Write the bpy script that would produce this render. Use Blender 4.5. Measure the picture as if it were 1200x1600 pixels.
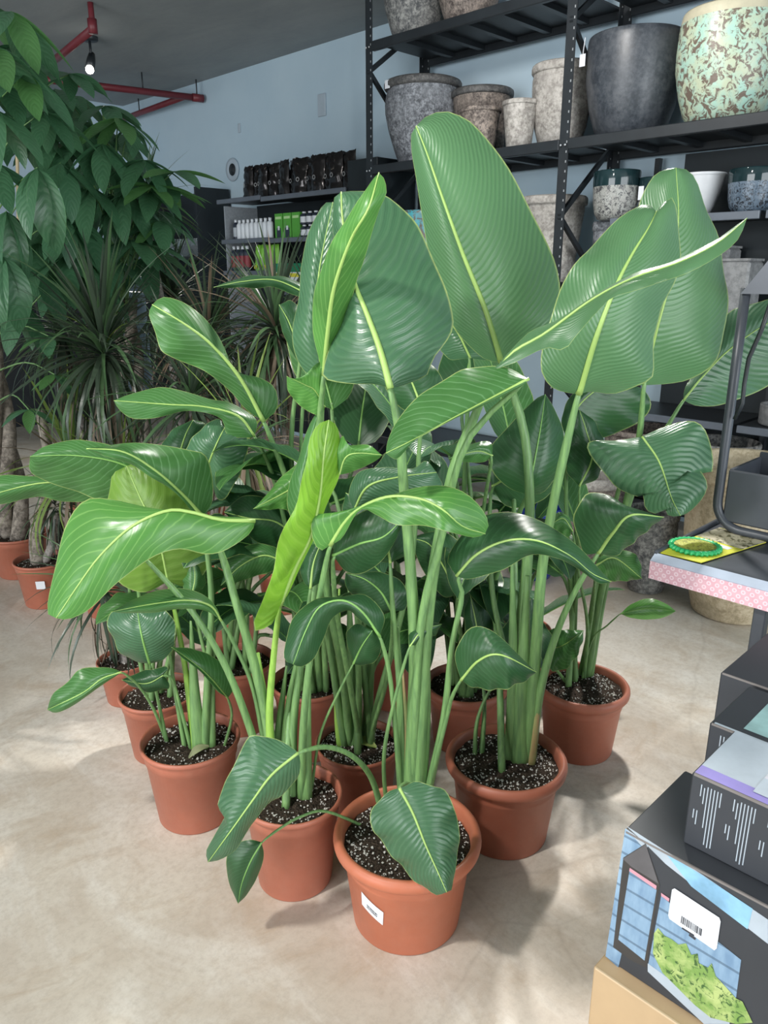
import bpy, math, random
from mathutils import Vector, Matrix
import numpy as np

# ------------------------------------------------------------------ scene, camera, light
for _o in list(bpy.data.objects):
    bpy.data.objects.remove(_o, do_unlink=True)
SC = bpy.context.scene
COL = SC.collection
PITCH = math.radians(17.1)
CAMH = 1.5
FPX = 1200.0
cam = bpy.data.cameras.new('camera')
cam.sensor_fit = 'HORIZONTAL'
cam.sensor_width = 36.0
cam.lens = 36.0
cam.clip_start = 0.05
camo = bpy.data.objects.new('camera', cam)
COL.objects.link(camo)
camo.location = (0, 0, CAMH)
camo.rotation_euler = (math.pi / 2 - PITCH, 0, -math.pi / 4)
SC.camera = camo

wd = bpy.data.worlds.new('world')
SC.world = wd
wd.use_nodes = True
bg = wd.node_tree.nodes['Background']
bg.inputs[0].default_value = (0.86, 0.93, 1.0, 1)
bg.inputs[1].default_value = 0.34

def area(name, loc, aim, sx, sy, power, color):
    l = bpy.data.lights.new(name, 'AREA')
    l.shape = 'RECTANGLE'
    l.size = sx
    l.size_y = sy
    l.energy = power
    l.color = color
    o = bpy.data.objects.new(name, l)
    COL.objects.link(o)
    o.location = loc
    d = Vector(aim) - Vector(loc)
    o.rotation_euler = d.to_track_quat('-Z', 'Y').to_euler()
    return o

def spot(name, loc, aim, power, color, angle=70, blend=0.8, radius=0.1):
    l = bpy.data.lights.new(name, 'SPOT')
    l.energy = power
    l.color = color
    l.spot_size = math.radians(angle)
    l.spot_blend = blend
    l.shadow_soft_size = radius
    o = bpy.data.objects.new(name, l)
    COL.objects.link(o)
    o.location = loc
    d = Vector(aim) - Vector(loc)
    o.rotation_euler = d.to_track_quat('-Z', 'Y').to_euler()
    return o

# daylight through the two open, glazed sides of the shop, at the edge of its floor
area('window_left_offscreen', (-5.9, 1.5, 1.6), (2.0, 2.6, 1.0), 5.5, 2.8, 420, (0.93, 0.97, 1.0))
area('shopfront_behind_offscreen', (1.0, -4.9, 1.6), (2.2, 2.6, 1.1), 5.5, 2.8, 360, (0.9, 0.96, 1.0))
# ceiling spotlights above the frame: they cast the leaf shadows on floor and leaves and the highlight on the dark pot
WARM = (1.0, 0.97, 0.93)
spot('ceiling_spot_right_offscreen', (3.3, 1.9, 3.15), (1.0, 1.5, 0.2), 430, WARM, 80, 0.9, 0.1)
spot('ceiling_spot_left_offscreen', (-1.0, 1.3, 3.15), (1.5, 1.5, 0.9), 330, WARM, 75, 0.9, 0.1)
spot('ceiling_spot_rack_offscreen', (2.5, 2.2, 3.15), (4.3, 2.6, 2.3), 110, WARM, 110, 1.0, 0.1)

SC.view_settings.view_transform = 'Standard'
SC.view_settings.look = 'None'
SC.view_settings.gamma = 1.0
SC.view_settings.use_curve_mapping = False
SC.view_settings.exposure = 0.0

# ------------------------------------------------------------------ helpers
CP, SP, Q = math.cos(PITCH), math.sin(PITCH), math.sqrt(0.5)

def ray(px, py):
    u = (px - 600) / FPX
    v = (800 - py) / FPX
    return u, CP + SP * v, -SP + CP * v

def world(R, F, Z):
    return Vector((Q * (R + F), Q * (F - R), Z))

def at(px, py, F):                 # photo pixel at a forward distance
    r = ray(px, py)
    t = F / r[1]
    return world(t * r[0], F, CAMH + t * r[2])

def onz(px, py, z):                # photo pixel on a level plane
    r = ray(px, py)
    t = (z - CAMH) / r[2]
    return world(t * r[0], t * r[1], z)

def onx(px, py, x):                # photo pixel on a plane parallel to the pot rack
    r = ray(px, py)
    t = x / (Q * (r[0] + r[1]))
    return Vector((x, Q * t * (r[1] - r[0]), CAMH + t * r[2]))

def fwd(p):
    return Q * (p[0] + p[1])

WPOS = {}                          # world matrix of every object, kept by name

def empty(name, loc, label=None, cat=None, group=None):
    o = bpy.data.objects.new(name, None)
    COL.objects.link(o)
    o.location = loc
    o.empty_display_size = 0.1
    WPOS[o.name] = Matrix.Translation(Vector(loc))
    tag(o, label, cat, group)
    return o

def tag(o, label=None, cat=None, group=None, kind=None):
    if label: o['label'] = label
    if cat: o['category'] = cat
    if group: o['group'] = group
    if kind: o['kind'] = kind
    return o

def place(o, parent, M):
    if parent is not None:
        o.parent = parent
        o.matrix_parent_inverse = Matrix.Identity(4)
        o.matrix_basis = WPOS[parent.name].inverted() @ M
    else:
        o.matrix_basis = M
    WPOS[o.name] = M.copy()

def mesh(name, verts, faces, m=None, smooth=True, uvs=None):
    me = bpy.data.meshes.new(name)
    me.from_pydata([tuple(v) for v in verts], [], faces)
    if m is not None:
        for mm in (m if isinstance(m, (list, tuple)) else [m]):
            me.materials.append(mm)
    if smooth:
        me.polygons.foreach_set('use_smooth', [True] * len(me.polygons))
    if uvs is not None:
        ul = me.uv_layers.new(name='UVMap')
        vi = np.zeros(len(me.loops), dtype=np.int32)
        me.loops.foreach_get('vertex_index', vi)
        ul.data.foreach_set('uv', np.asarray(uvs, dtype=np.float32)[vi].ravel())
    me.update()
    return me

def link(name, me, parent=None, M=None):
    o = bpy.data.objects.new(name, me)
    COL.objects.link(o)
    if M is None:
        M = WPOS[parent.name] if parent is not None else Matrix.Identity(4)
    place(o, parent, M)
    return o

def wobj(name, verts, faces, m, parent=None, smooth=True, uvs=None, origin=None):
    """mesh given in world coordinates"""
    if parent is not None:
        org = WPOS[parent.name].translation
    else:
        org = Vector(origin) if origin is not None else Vector((0, 0, 0))
    me = mesh(name, [Vector(v) - org for v in verts], faces, m, smooth, uvs)
    return link(name, me, parent, Matrix.Translation(org))

class MB:
    """collects boxes, prisms and tubes in world coordinates"""
    def __init__(s):
        s.v = []
        s.f = []
    def add(s, v, f):
        n = len(s.v)
        s.v += [Vector(a) for a in v]
        s.f += [tuple(i + n for i in a) for a in f]
        return s
    def box(s, a, b, bev=0.0):
        x0, y0, z0 = a
        x1, y1, z1 = b
        if bev <= 0:
            v = [(x, y, z) for x in (x0, x1) for y in (y0, y1) for z in (z0, z1)]
            return s.add(v, [(0, 1, 3, 2), (4, 6, 7, 5), (0, 4, 5, 1), (2, 3, 7, 6), (0, 2, 6, 4), (1, 5, 7, 3)])
        c = [(x0 + x1) / 2, (y0 + y1) / 2, (z0 + z1) / 2]
        h = [abs(x1 - x0) / 2, abs(y1 - y0) / 2, abs(z1 - z0) / 2]
        bev = min(bev, min(h) * 0.9)
        v = []
        idx = {}
        for sx in (-1, 1):
            for sy in (-1, 1):
                for sz in (-1, 1):
                    S = (sx, sy, sz)
                    for ax in range(3):
                        p = [c[k] + S[k] * (h[k] - (0 if k == ax else bev)) for k in range(3)]
                        idx[(S, ax)] = len(v)
                        v.append(p)
        f = []
        for ax in range(3):
            a1, a2 = (ax + 1) % 3, (ax + 2) % 3
            for sg in (-1, 1):
                loop = []
                for (p, q_) in ((-1, -1), (1, -1), (1, 1), (-1, 1)):
                    S = [0, 0, 0]
                    S[ax] = sg
                    S[a1] = p
                    S[a2] = q_
                    loop.append(idx[(tuple(S), ax)])
                f.append(tuple(loop if sg > 0 else loop[::-1]))
            for p in (-1, 1):
                for q_ in (-1, 1):
                    S0 = [0, 0, 0]; S1 = [0, 0, 0]
                    S0[ax] = -1; S1[ax] = 1
                    for S in (S0, S1):
                        S[a1] = p
                        S[a2] = q_
                    f.append((idx[(tuple(S0), a1)], idx[(tuple(S1), a1)], idx[(tuple(S1), a2)], idx[(tuple(S0), a2)]))
        for sx in (-1, 1):
            for sy in (-1, 1):
                for sz in (-1, 1):
                    S = (sx, sy, sz)
                    f.append((idx[(S, 0)], idx[(S, 1)], idx[(S, 2)]))
        return s.add(v, f)
    def bar(s, p0, p1, w, h=None, up=(0, 0, 1)):
        h = h or w
        p0 = Vector(p0); p1 = Vector(p1)
        d = (p1 - p0).normalized()
        up = Vector(up)
        if abs(d.dot(up)) > 0.95:
            up = Vector((1, 0, 0))
        a = d.cross(up).normalized() * (w / 2)
        b = a.cross(d).normalized() * (h / 2)
        v = [p + sa * a + sb * b for p in (p0, p1) for sa, sb in ((-1, -1), (1, -1), (1, 1), (-1, 1))]
        return s.add(v, [(3, 2, 1, 0), (4, 5, 6, 7), (0, 1, 5, 4), (1, 2, 6, 5), (2, 3, 7, 6), (3, 0, 4, 7)])
    def tube(s, pts, rad, seg=8, cap=True, flat=1.0, flatdir=None):
        v, f = tube_vf(pts, rad, seg, cap, flat, flatdir)
        return s.add(v, f)
    def lathe(s, c, prof, seg=40, cap0=False, cap1=False):
        v, f = lathe_vf(c, prof, seg, cap0, cap1)
        return s.add(v, f)
    def build(s, name, m, parent=None, smooth=False, origin=None):
        return wobj(name, s.v, s.f, m, parent, smooth, None, origin)

def tube_vf(pts, rad, seg=8, cap=True, flat=1.0, flatdir=None):
    pts = [Vector(p) for p in pts]
    n = len(pts)
    if not isinstance(rad, (list, tuple)):
        rad = [rad] * n
    v = []
    f = []
    prev = None
    for i, p in enumerate(pts):
        d = (pts[min(i + 1, n - 1)] - pts[max(i - 1, 0)])
        d = d.normalized() if d.length > 1e-9 else Vector((0, 0, 1))
        if prev is None:
            ref = Vector(flatdir) if flatdir is not None else (Vector((0, 0, 1)) if abs(d.z) < 0.9 else Vector((1, 0, 0)))
        else:
            ref = prev
        a = (ref - d * ref.dot(d))
        a = a.normalized() if a.length > 1e-6 else d.orthogonal().normalized()
        prev = a
        b = d.cross(a)
        for k in range(seg):
            t = 2 * math.pi * k / seg
            v.append(p + a * (math.cos(t) * rad[i]) + b * (math.sin(t) * rad[i] * flat))
    for i in range(n - 1):
        for k in range(seg):
            k2 = (k + 1) % seg
            f.append((i * seg + k, i * seg + k2, (i + 1) * seg + k2, (i + 1) * seg + k))
    if cap:
        f.append(tuple(range(seg))[::-1])
        f.append(tuple((n - 1) * seg + k for k in range(seg)))
    return v, f

def lathe_vf(c, prof, seg=40, cap0=False, cap1=False):
    c = Vector(c)
    v = []
    f = []
    for (r, z) in prof:
        for k in range(seg):
            t = 2 * math.pi * k / seg
            v.append(c + Vector((r * math.cos(t), r * math.sin(t), z)))
    n = len(prof)
    for i in range(n - 1):
        for k in range(seg):
            k2 = (k + 1) % seg
            f.append((i * seg + k, i * seg + k2, (i + 1) * seg + k2, (i + 1) * seg + k))
    if cap0:
        f.append(tuple(range(seg))[::-1])
    if cap1:
        f.append(tuple((n - 1) * seg + k for k in range(seg)))
    return v, f

def catmull(P, n, closed=False):
    """n samples along a smooth curve through P (arrays of any dimension)"""
    P = [np.array(p, dtype=float) for p in P]
    if len(P) == 1:
        return [P[0]] * n
    if len(P) == 2:
        return [P[0] + (P[1] - P[0]) * (i / (n - 1)) for i in range(n)]
    d = [0.0]
    for a, b in zip(P, P[1:]):
        d.append(d[-1] + max(1e-6, float(np.linalg.norm(b - a))))
    tot = d[-1]
    E = [2 * P[0] - P[1]] + P + [2 * P[-1] - P[-2]]
    out = []
    j = 0
    for i in range(n):
        s = tot * i / (n - 1)
        while j < len(P) - 2 and s > d[j + 1]:
            j += 1
        t = (s - d[j]) / (d[j + 1] - d[j])
        p0, p1, p2, p3 = E[j], E[j + 1], E[j + 2], E[j + 3]
        out.append(0.5 * ((2 * p1) + (-p0 + p2) * t + (2 * p0 - 5 * p1 + 4 * p2 - p3) * t * t + (-p0 + 3 * p1 - 3 * p2 + p3) * t ** 3))
    return out

# ------------------------------------------------------------------ materials
class NT:
    def __init__(s, name):
        s.m = bpy.data.materials.new(name)
        s.m.use_nodes = True
        s.t = s.m.node_tree
        s.t.nodes.clear()
        s.out = s.t.nodes.new('ShaderNodeOutputMaterial')
        s.p = s.t.nodes.new('ShaderNodeBsdfPrincipled')
        s.l(s.p.outputs[0], s.out.inputs[0])
    def l(s, a, b):
        s.t.links.new(a, b)
    def n(s, t, **kw):
        nd = s.t.nodes.new('ShaderNode' + t)
        for k, v in kw.items():
            setattr(nd, k, v)
        return nd
    def inp(s, sock, v):
        if isinstance(v, bpy.types.NodeSocket):
            s.l(v, sock)
        elif isinstance(v, (tuple, list)):
            sock.default_value = tuple(v) + ((1,) if len(v) == 3 and sock.type == 'RGBA' else ())
        else:
            sock.default_value = v
    def math(s, op, a, b=0.0, c=None):
        nd = s.n('Math', operation=op)
        s.inp(nd.inputs[0], a)
        s.inp(nd.inputs[1], b)
        if c is not None:
            s.inp(nd.inputs[2], c)
        return nd.outputs[0]
    def mix(s, fac, a, b, blend='MIX'):
        nd = s.n('Mix', data_type='RGBA', blend_type=blend)
        s.inp(nd.inputs[0], fac)
        s.inp(nd.inputs[6], a)
        s.inp(nd.inputs[7], b)
        return nd.outputs[2]
    def ramp(s, fac, stops):
        nd = s.n('ValToRGB')
        e = nd.color_ramp.elements
        while len(e) < len(stops):
            e.new(0.5)
        for k, (p, c_) in enumerate(stops):
            e[k].position = p
            e[k].color = tuple(c_) + ((1,) if len(c_) == 3 else ())
        s.l(fac, nd.inputs[0])
        return nd.outputs[0]
    def noise(s, scale, detail=4.0, rough=0.55, vec=None, dist=0.0):
        nd = s.n('TexNoise')
        nd.inputs['Scale'].default_value = scale
        nd.inputs['Detail'].default_value = detail
        nd.inputs['Roughness'].default_value = rough
        nd.inputs['Distortion'].default_value = dist
        if vec is not None:
            s.l(vec, nd.inputs['Vector'])
        return nd.outputs[0]
    def obj(s):
        return s.n('TexCoord').outputs['Object']
    def scaled(s, vec, sc):
        nd = s.n('Mapping')
        nd.inputs['Scale'].default_value = sc
        s.l(vec, nd.inputs[0])
        return nd.outputs[0]
    def bump(s, h, strength=0.3, dist=0.01):
        nd = s.n('Bump')
        nd.inputs['Strength'].default_value = strength
        nd.inputs['Distance'].default_value = dist
        s.l(h, nd.inputs['Height'])
        s.l(nd.outputs[0], s.p.inputs['Normal'])
        return nd.outputs[0]
    def set(s, **kw):
        for k, v in kw.items():
            s.inp(s.p.inputs[k.replace('_', ' ')], v)
        return s

def lin(r, g, b):
    def f(c):
        c /= 255.0
        return c / 12.92 if c <= 0.04045 else ((c + 0.055) / 1.055) ** 2.4
    return (f(r), f(g), f(b))

def plain(name, col, rough=0.5, var=0.12, scale=12.0, metallic=0.0, spec=0.5, bump=0.0):
    k = NT(name)
    n = k.noise(scale, 4, 0.6, k.obj())
    d = tuple(c_ * (1 - var) for c_ in col)
    h = tuple(min(1.0, c_ * (1 + var)) for c_ in col)
    k.set(Base_Color=k.ramp(n, [(0.3, d), (0.7, h)]), Roughness=rough, Metallic=metallic, Specular_IOR_Level=spec)
    if bump:
        k.bump(k.noise(scale * 4, 5, 0.65, k.obj()), bump, 0.004)
    return k.m

def leaf_mat(name, base, veincol, rough=0.34, trans=0.18, nv=30.0, slant=0.8, edge=(0.36, 0.44, 0.15), bump=0.14, tcol=None, stripe=0.16, sharp=4.0):
    """glossy leaf: parallel side veins running out from the rib, pale margin"""
    k = NT(name)
    uv = k.n('TexCoord').outputs['UV']
    sx = k.n('SeparateXYZ')
    k.l(uv, sx.inputs[0])
    a = k.math('ABSOLUTE', k.math('SUBTRACT', k.math('MULTIPLY', sx.outputs[0], 2.0), 1.0))
    ph = k.math('MULTIPLY', k.math('SUBTRACT', sx.outputs[1], k.math('MULTIPLY', k.math('POWER', a, 1.3), slant * 0.3)), nv)
    wob = k.math('MULTIPLY', k.noise(3.0, 2, 0.5, uv), 1.4)
    sn = k.math('SINE', k.math('MULTIPLY', k.math('ADD', ph, wob), 6.2832))
    fine = k.math('SINE', k.math('MULTIPLY', k.math('ADD', ph, wob), 6.2832 * 4.0))
    vein = k.math('POWER', k.math('MULTIPLY_ADD', sn, 0.5, 0.5), sharp)
    big = k.noise(5.0, 3, 0.5, k.obj())
    c0 = k.mix(k.math('MULTIPLY', big, 0.75), base, tuple(x * 0.6 for x in base))
    c1 = k.mix(k.math('MULTIPLY', vein, stripe), c0, veincol)
    em = k.n('MapRange')
    em.inputs[1].default_value = 0.972
    em.inputs[2].default_value = 0.992
    k.l(a, em.inputs[0])
    c2 = k.mix(k.math('MULTIPLY', em.outputs[0], 0.8), c1, edge)
    k.set(Base_Color=c2, Roughness=k.math('MULTIPLY_ADD', big, 0.18, rough - 0.09), Specular_IOR_Level=0.5)
    h = k.math('ADD', k.math('MULTIPLY', sn, 1.0), k.math('MULTIPLY', fine, 0.16))
    nb = k.bump(h, bump, 0.004)
    tr = k.n('BsdfTranslucent')
    k.inp(tr.inputs[0], k.mix(0.5, c2, tcol or tuple(min(1, x * 2.2) for x in base)))
    k.l(nb, tr.inputs['Normal'])
    ms = k.n('MixShader')
    ms.inputs[0].default_value = trans
    k.l(k.p.outputs[0], ms.inputs[1])
    k.l(tr.outputs[0], ms.inputs[2])
    k.l(ms.outputs[0], k.out.inputs[0])
    return k.m

M = {}
M['leaf_mid'] = leaf_mat('leaf_green', (0.062, 0.185, 0.047), (0.2, 0.38, 0.18), nv=16, sharp=18.0, stripe=.4, bump=.05, slant=1.0)
M['leaf_pleat'] = leaf_mat('leaf_green_pleated', (0.085, 0.2, 0.085), (0.2, 0.35, 0.18), nv=38, bump=0.17, stripe=.16, slant=1.05)
M['leaf_dark'] = leaf_mat('leaf_deep_green', (0.03, 0.1, 0.034), (0.07, 0.18, 0.08), rough=0.38, nv=18, stripe=.3, bump=.06, sharp=14.0, slant=1.0)
M['leaf_bright'] = leaf_mat('leaf_fresh_green', (0.09, 0.26, 0.055), (0.26, 0.48, 0.14), trans=0.25, rough=0.33, nv=13, stripe=.45, bump=.04, sharp=22.0, slant=1.1)
M['leaf_young'] = leaf_mat('leaf_young_yellow_green', (0.2, 0.42, 0.035), (0.36, 0.56, 0.1), trans=0.35, rough=0.38, nv=16, stripe=.18, bump=.2)
M['leaf_gloss'] = leaf_mat('leaf_glossy_blue_green', (0.065, 0.165, 0.08), (0.18, 0.32, 0.17), rough=0.3, nv=23, stripe=0.13, bump=.2)
M['leaf_olive'] = leaf_mat('leaf_olive_green', (0.16, 0.3, 0.045), (0.3, 0.42, 0.12), trans=0.4, rough=0.4, nv=14, stripe=.15, bump=.15)
M['rib'] = plain('midrib_yellow_green', (0.32, 0.48, 0.13), 0.45, 0.1)
M['rib_dark'] = plain('midrib_green', (0.2, 0.4, 0.1), 0.45, 0.1)
def stalk_mat(name, lo, hi):
    k = NT(name)
    o = k.obj()
    n = k.noise(9.0, 4, 0.6, k.scaled(o, (14, 14, 1.2)))
    k.set(Base_Color=k.ramp(n, [(0.3, lo), (0.7, hi)]), Roughness=0.45)
    k.bump(n, 0.15, 0.003)
    return k.m
M['stalk'] = stalk_mat('leaf_stalk_green', (0.1, 0.2, 0.075), (0.2, 0.36, 0.12))
M['stalk_bright'] = stalk_mat('leaf_stalk_lime', (0.22, 0.42, 0.07), (0.34, 0.56, 0.1))
M['stalk_dark'] = M['stalk']
M['sheath'] = stalk_mat('dry_sheath', (0.36, 0.21, 0.11), (0.26, 0.36, 0.12))
def terracotta(name, c):
    k = NT(name)
    n = k.noise(6, 5, 0.6, k.obj())
    n2 = k.noise(40, 3, 0.6, k.obj())
    c1 = k.ramp(n, [(0.3, tuple(x * 0.86 for x in c)), (0.7, tuple(min(1, x * 1.1) for x in c))])
    k.set(Base_Color=k.mix(k.math('MULTIPLY', n2, 0.12), c1, (0.55, 0.4, 0.33)), Roughness=0.48)
    k.bump(n2, 0.06, 0.002)
    return k.m
M['terra'] = terracotta('terracotta_plastic', (0.4, 0.118, 0.066))
M['terra_orange'] = terracotta('terracotta_plastic_orange', (0.46, 0.128, 0.06))
def soil_mat():
    k = NT('potting_soil')
    o = k.obj()
    n = k.noise(90, 6, 0.7, o)
    v = k.n('TexVoronoi')
    v.inputs['Scale'].default_value = 160
    k.l(o, v.inputs['Vector'])
    c1 = k.ramp(n, [(0.3, (0.018, 0.013, 0.010)), (0.7, (0.1, 0.072, 0.053))])
    k.set(Base_Color=c1, Roughness=0.95, Specular_IOR_Level=0.2)
    k.bump(k.math('ADD', n, v.outputs[0]), 0.9, 0.01)
    return k.m
M['soil'] = soil_mat()
M['perlite'] = plain('perlite_white', (0.6, 0.58, 0.54), 0.9, 0.1, 60)
M['paper'] = plain('white_paper', (0.7, 0.72, 0.76), 0.6, 0.02)
M['ink'] = plain('dark_ink', (0.04, 0.04, 0.05), 0.7, 0.05)
# ------------------------------------------------------------------ the room
def floor_mat():
    k = NT('polished_concrete')
    o = k.obj()
    n1 = k.noise(1.3, 6, 0.6, o, 0.6)
    n2 = k.noise(3.1, 8, 0.7, k.scaled(o, (1.0, 1.5, 1)), 1.0)
    n3 = k.noise(55, 6, 0.75, o)
    n4 = k.noise(9.0, 7, 0.72, o, 0.6)
    streak = k.noise(2.4, 6, 0.7, k.scaled(o, (1.4, 0.5, 1)), 0.6)
    c1 = k.ramp(n1, [(0.32, (0.5, 0.425, 0.345)), (0.5, (0.62, 0.56, 0.475)), (0.68, (0.71, 0.665, 0.595))])
    c2 = k.mix(k.ramp(n2, [(0.5, (0, 0, 0)), (0.66, (0.62, 0.62, 0.62))]), c1, (0.43, 0.325, 0.225))
    c3 = k.mix(k.ramp(streak, [(0.5, (0, 0, 0)), (0.68, (0.6, 0.6, 0.6))]), c2, (0.78, 0.755, 0.7))
    c4 = k.mix(k.ramp(n4, [(0.5, (0, 0, 0)), (0.75, (0.5, 0.5, 0.5))]), c3, (0.46, 0.38, 0.3))
    c5 = k.mix(k.ramp(n3, [(0.45, (0, 0, 0)), (0.8, (0.55, 0.55, 0.55))]), c4, (0.36, 0.3, 0.24))
    cr = k.n('TexVoronoi', feature='DISTANCE_TO_EDGE')
    cr.inputs['Scale'].default_value = 0.55
    wv = k.n('VectorMath', operation='ADD')
    k.l(o, wv.inputs[0])
    nz = k.n('TexNoise')
    nz.inputs['Scale'].default_value = 3.0
    nz.inputs['Detail'].default_value = 6.0
    k.l(nz.outputs[1], wv.inputs[1])
    k.l(wv.outputs[0], cr.inputs['Vector'])
    c6 = k.mix(k.ramp(cr.outputs[0], [(0.0, (0.16, 0.16, 0.16)), (0.0025, (0, 0, 0))]), c5, (0.25, 0.2, 0.16))
    k.set(Base_Color=c6, Roughness=k.math('MULTIPLY_ADD', n2, 0.25, 0.36), Specular_IOR_Level=0.4)
    k.bump(n3, 0.08, 0.003)
    return k.m
def wall_mat():
    k = NT('painted_wall_pale_blue')
    o = k.obj()
    n = k.noise(1.5, 4, 0.6, o)
    n2 = k.noise(60, 4, 0.6, o)
    k.set(Base_Color=k.ramp(n, [(0.3, (0.45, 0.585, 0.68)), (0.7, (0.5, 0.63, 0.715))]), Roughness=0.7)
    k.bump(n2, 0.05, 0.002)
    return k.m
def ceil_mat():
    k = NT('raw_concrete_ceiling')
    o = k.obj()
    n = k.noise(2.2, 6, 0.65, k.scaled(o, (1.4, 0.5, 1)), 0.5)
    n2 = k.noise(26, 5, 0.6, o)
    k.set(Base_Color=k.mix(k.math('MULTIPLY', n2, 0.3), k.ramp(n, [(0.3, (0.27, 0.3, 0.31)), (0.7, (0.36, 0.385, 0.39))]), (0.22, 0.24, 0.25)), Roughness=0.85)
    k.bump(n2, 0.1, 0.004)
    return k.m
M['floor'] = floor_mat()
M['wall'] = wall_mat()
M['ceil'] = ceil_mat()
def struct(name, mb, m):
    o = mb.build(name, m)
    o['kind'] = 'structure'
    return o
WX, WY, CZ = 4.65, 8.75, 3.3
struct('floor', MB().box((-6, -5, -0.1), (WX + 0.2, WY + 0.2, 0)), M['floor'])
struct('ceiling', MB().box((-6, -5, CZ), (WX + 0.2, WY + 0.2, CZ + 0.15)), M['ceil'])
struct('wall_right', MB().box((WX, -5, 0), (WX + 0.2, WY + 0.2, CZ)), M['wall'])
struct('wall_back', MB().box((-6, WY, 0), (WX, WY + 0.2, CZ)), M['wall'])
# ------------------------------------------------------------------ leaves
def leaf_surface(name, Mi, Lf, Rt, m, parent, nu=5, bulge=0.0, ripple=0.0, bdir=None, seed=0):
    """a blade lofted between margin - rib - margin, curves given in world space"""
    n = len(Mi)
    rng = random.Random(seed)
    ph = rng.uniform(0, 6.28)
    fq = rng.uniform(3.0, 5.0)
    verts, uvs, faces = [], [], []
    W = 2 * nu + 1
    for i in range(n):
        t = i / (n - 1)
        for j in range(W):
            u = (j - nu) / nu
            a = abs(u)
            E = Lf[i] if u < 0 else Rt[i]
            p = Mi[i] + (E - Mi[i]) * a
            if bdir is not None:
                k = math.sin(math.pi * min(1, max(0, t))) ** 0.5
                p = p + bdir * (bulge * math.sin(math.pi * a ** 0.8) * k + ripple * a ** 3 * math.sin(fq * 6.28 * t + ph + (2.0 if u < 0 else 0)) * k)
            verts.append(p)
            uvs.append((0.5 + 0.5 * u, t))
    for i in range(n - 1):
        for j in range(W - 1):
            a = i * W + j
            faces.append((a, a + 1, a + W + 1, a + W))
    return wobj(name, verts, faces, m, parent, True, uvs)

def soil_part(name, c, r, z, parent, seed):
    rng = random.Random(seed)
    c = Vector((c[0], c[1], z))
    verts = [c + Vector((0, 0, 0.012))]
    faces = []
    rings, seg = 9, 40
    for i in range(1, rings + 1):
        rr = r * i / rings
        for k in range(seg):
            t = 2 * math.pi * k / seg
            h = rng.uniform(-0.005, 0.005) + 0.012 * (1 - (i / rings) ** 2)
            verts.append(c + Vector((rr * math.cos(t), rr * math.sin(t), h)))
    for k in range(seg):
        faces.append((0, 1 + k, 1 + (k + 1) % seg))
    for i in range(rings - 1):
        for k in range(seg):
            a = 1 + i * seg + k
            b = 1 + i * seg + (k + 1) % seg
            faces.append((a, a + seg, b + seg, b))
    wobj(name, verts, faces, M['soil'], parent, True)

def perlite_part(c, r, z, n, parent, seed):
    rng = random.Random(seed + 77)
    mb = MB()
    for _ in range(n):
        rr = r * math.sqrt(rng.random()) * 0.97
        if rng.random() < 0.55:
            rr = r * rng.uniform(0.6, 0.97)
        t = rng.uniform(0, 6.283)
        s = rng.uniform(0.0012, 0.0032) * (1.5 if rng.random() < 0.1 else 1)
        p = Vector((c[0] + rr * math.cos(t), c[1] + rr * math.sin(t), z + 0.012 * (1 - (rr / r) ** 2) + 0.003))
        R = Matrix.Rotation(rng.uniform(0, 3), 3, 'Z') @ Matrix.Rotation(rng.uniform(0, 3), 3, 'X')
        v = [p + R @ (Vector(q_) * s * rng.uniform(0.7, 1.3)) for q_ in ((1, 0, 0), (-1, 0, 0), (0, 1, 0), (0, -1, 0), (0, 0, 1), (0, 0, -1))]
        mb.add(v, [(0, 2, 4), (2, 1, 4), (1, 3, 4), (3, 0, 4), (2, 0, 5), (1, 2, 5), (3, 1, 5), (0, 3, 5)])
    o = mb.build('perlite', M['perlite'], parent)
    o['kind'] = 'stuff'

def fat_profile(r, H):
    return [(0.60 * r, 0.004), (0.72 * r, 0.0), (0.735 * r, 0.004), (0.845 * r, H * 0.70), (0.86 * r, H * 0.715), (0.868 * r, H * 0.75), (0.872 * r, H * 0.80), (0.9 * r, H * 0.835),
            (0.955 * r, H * 0.86), (0.992 * r, H * 0.895), (r, H * 0.93), (0.992 * r, H * 0.965), (0.965 * r, H * 0.99), (0.935 * r, H), (0.9 * r, H * 0.992), (0.878 * r, H * 0.97),
            (0.865 * r, H * 0.93), (0.84 * r, H * 0.8), (0.8 * r, H * 0.55), (0.6 * r, H * 0.5)]

def slim_profile(r, H):
    return [(0.60 * r, 0.006), (0.73 * r, 0.0), (0.75 * r, 0.004), (0.9 * r, H * 0.80), (0.925 * r, H * 0.81), (0.935 * r, H * 0.90), (0.945 * r, H * 0.935),
            (0.985 * r, H * 0.945), (r, H * 0.965), (0.998 * r, H * 0.985), (0.98 * r, H), (0.95 * r, H), (0.93 * r, H * 0.985), (0.915 * r, H * 0.9), (0.85 * r, H * 0.6), (0.6 * r, H * 0.55)]

PLANTS = {}
def potted(key, name, R, F, r, H, style, label, cat='potted plant', group=None, mat='terra', soil=0.88, nper=260, seed=0):
    c = world(R, F, 0)
    root = empty(name, c, label, cat, group)
    prof = fat_profile(r, H) if style == 'fat' else slim_profile(r, H)
    mb = MB().lathe(c, prof, 56)
    pot = mb.build('pot', M[mat], root, True)
    sr = r * (0.855 if style == 'fat' else 0.91)
    soil_part('soil', c, sr, H * soil, root, seed)
    if nper:
        perlite_part(c, sr, H * soil, nper, root, seed)
    PLANTS[key] = dict(root=root, c=c, r=sr, z=H * soil, F=F, R=R, H=H, pot=pot, ro=r)
    return PLANTS[key]

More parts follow.
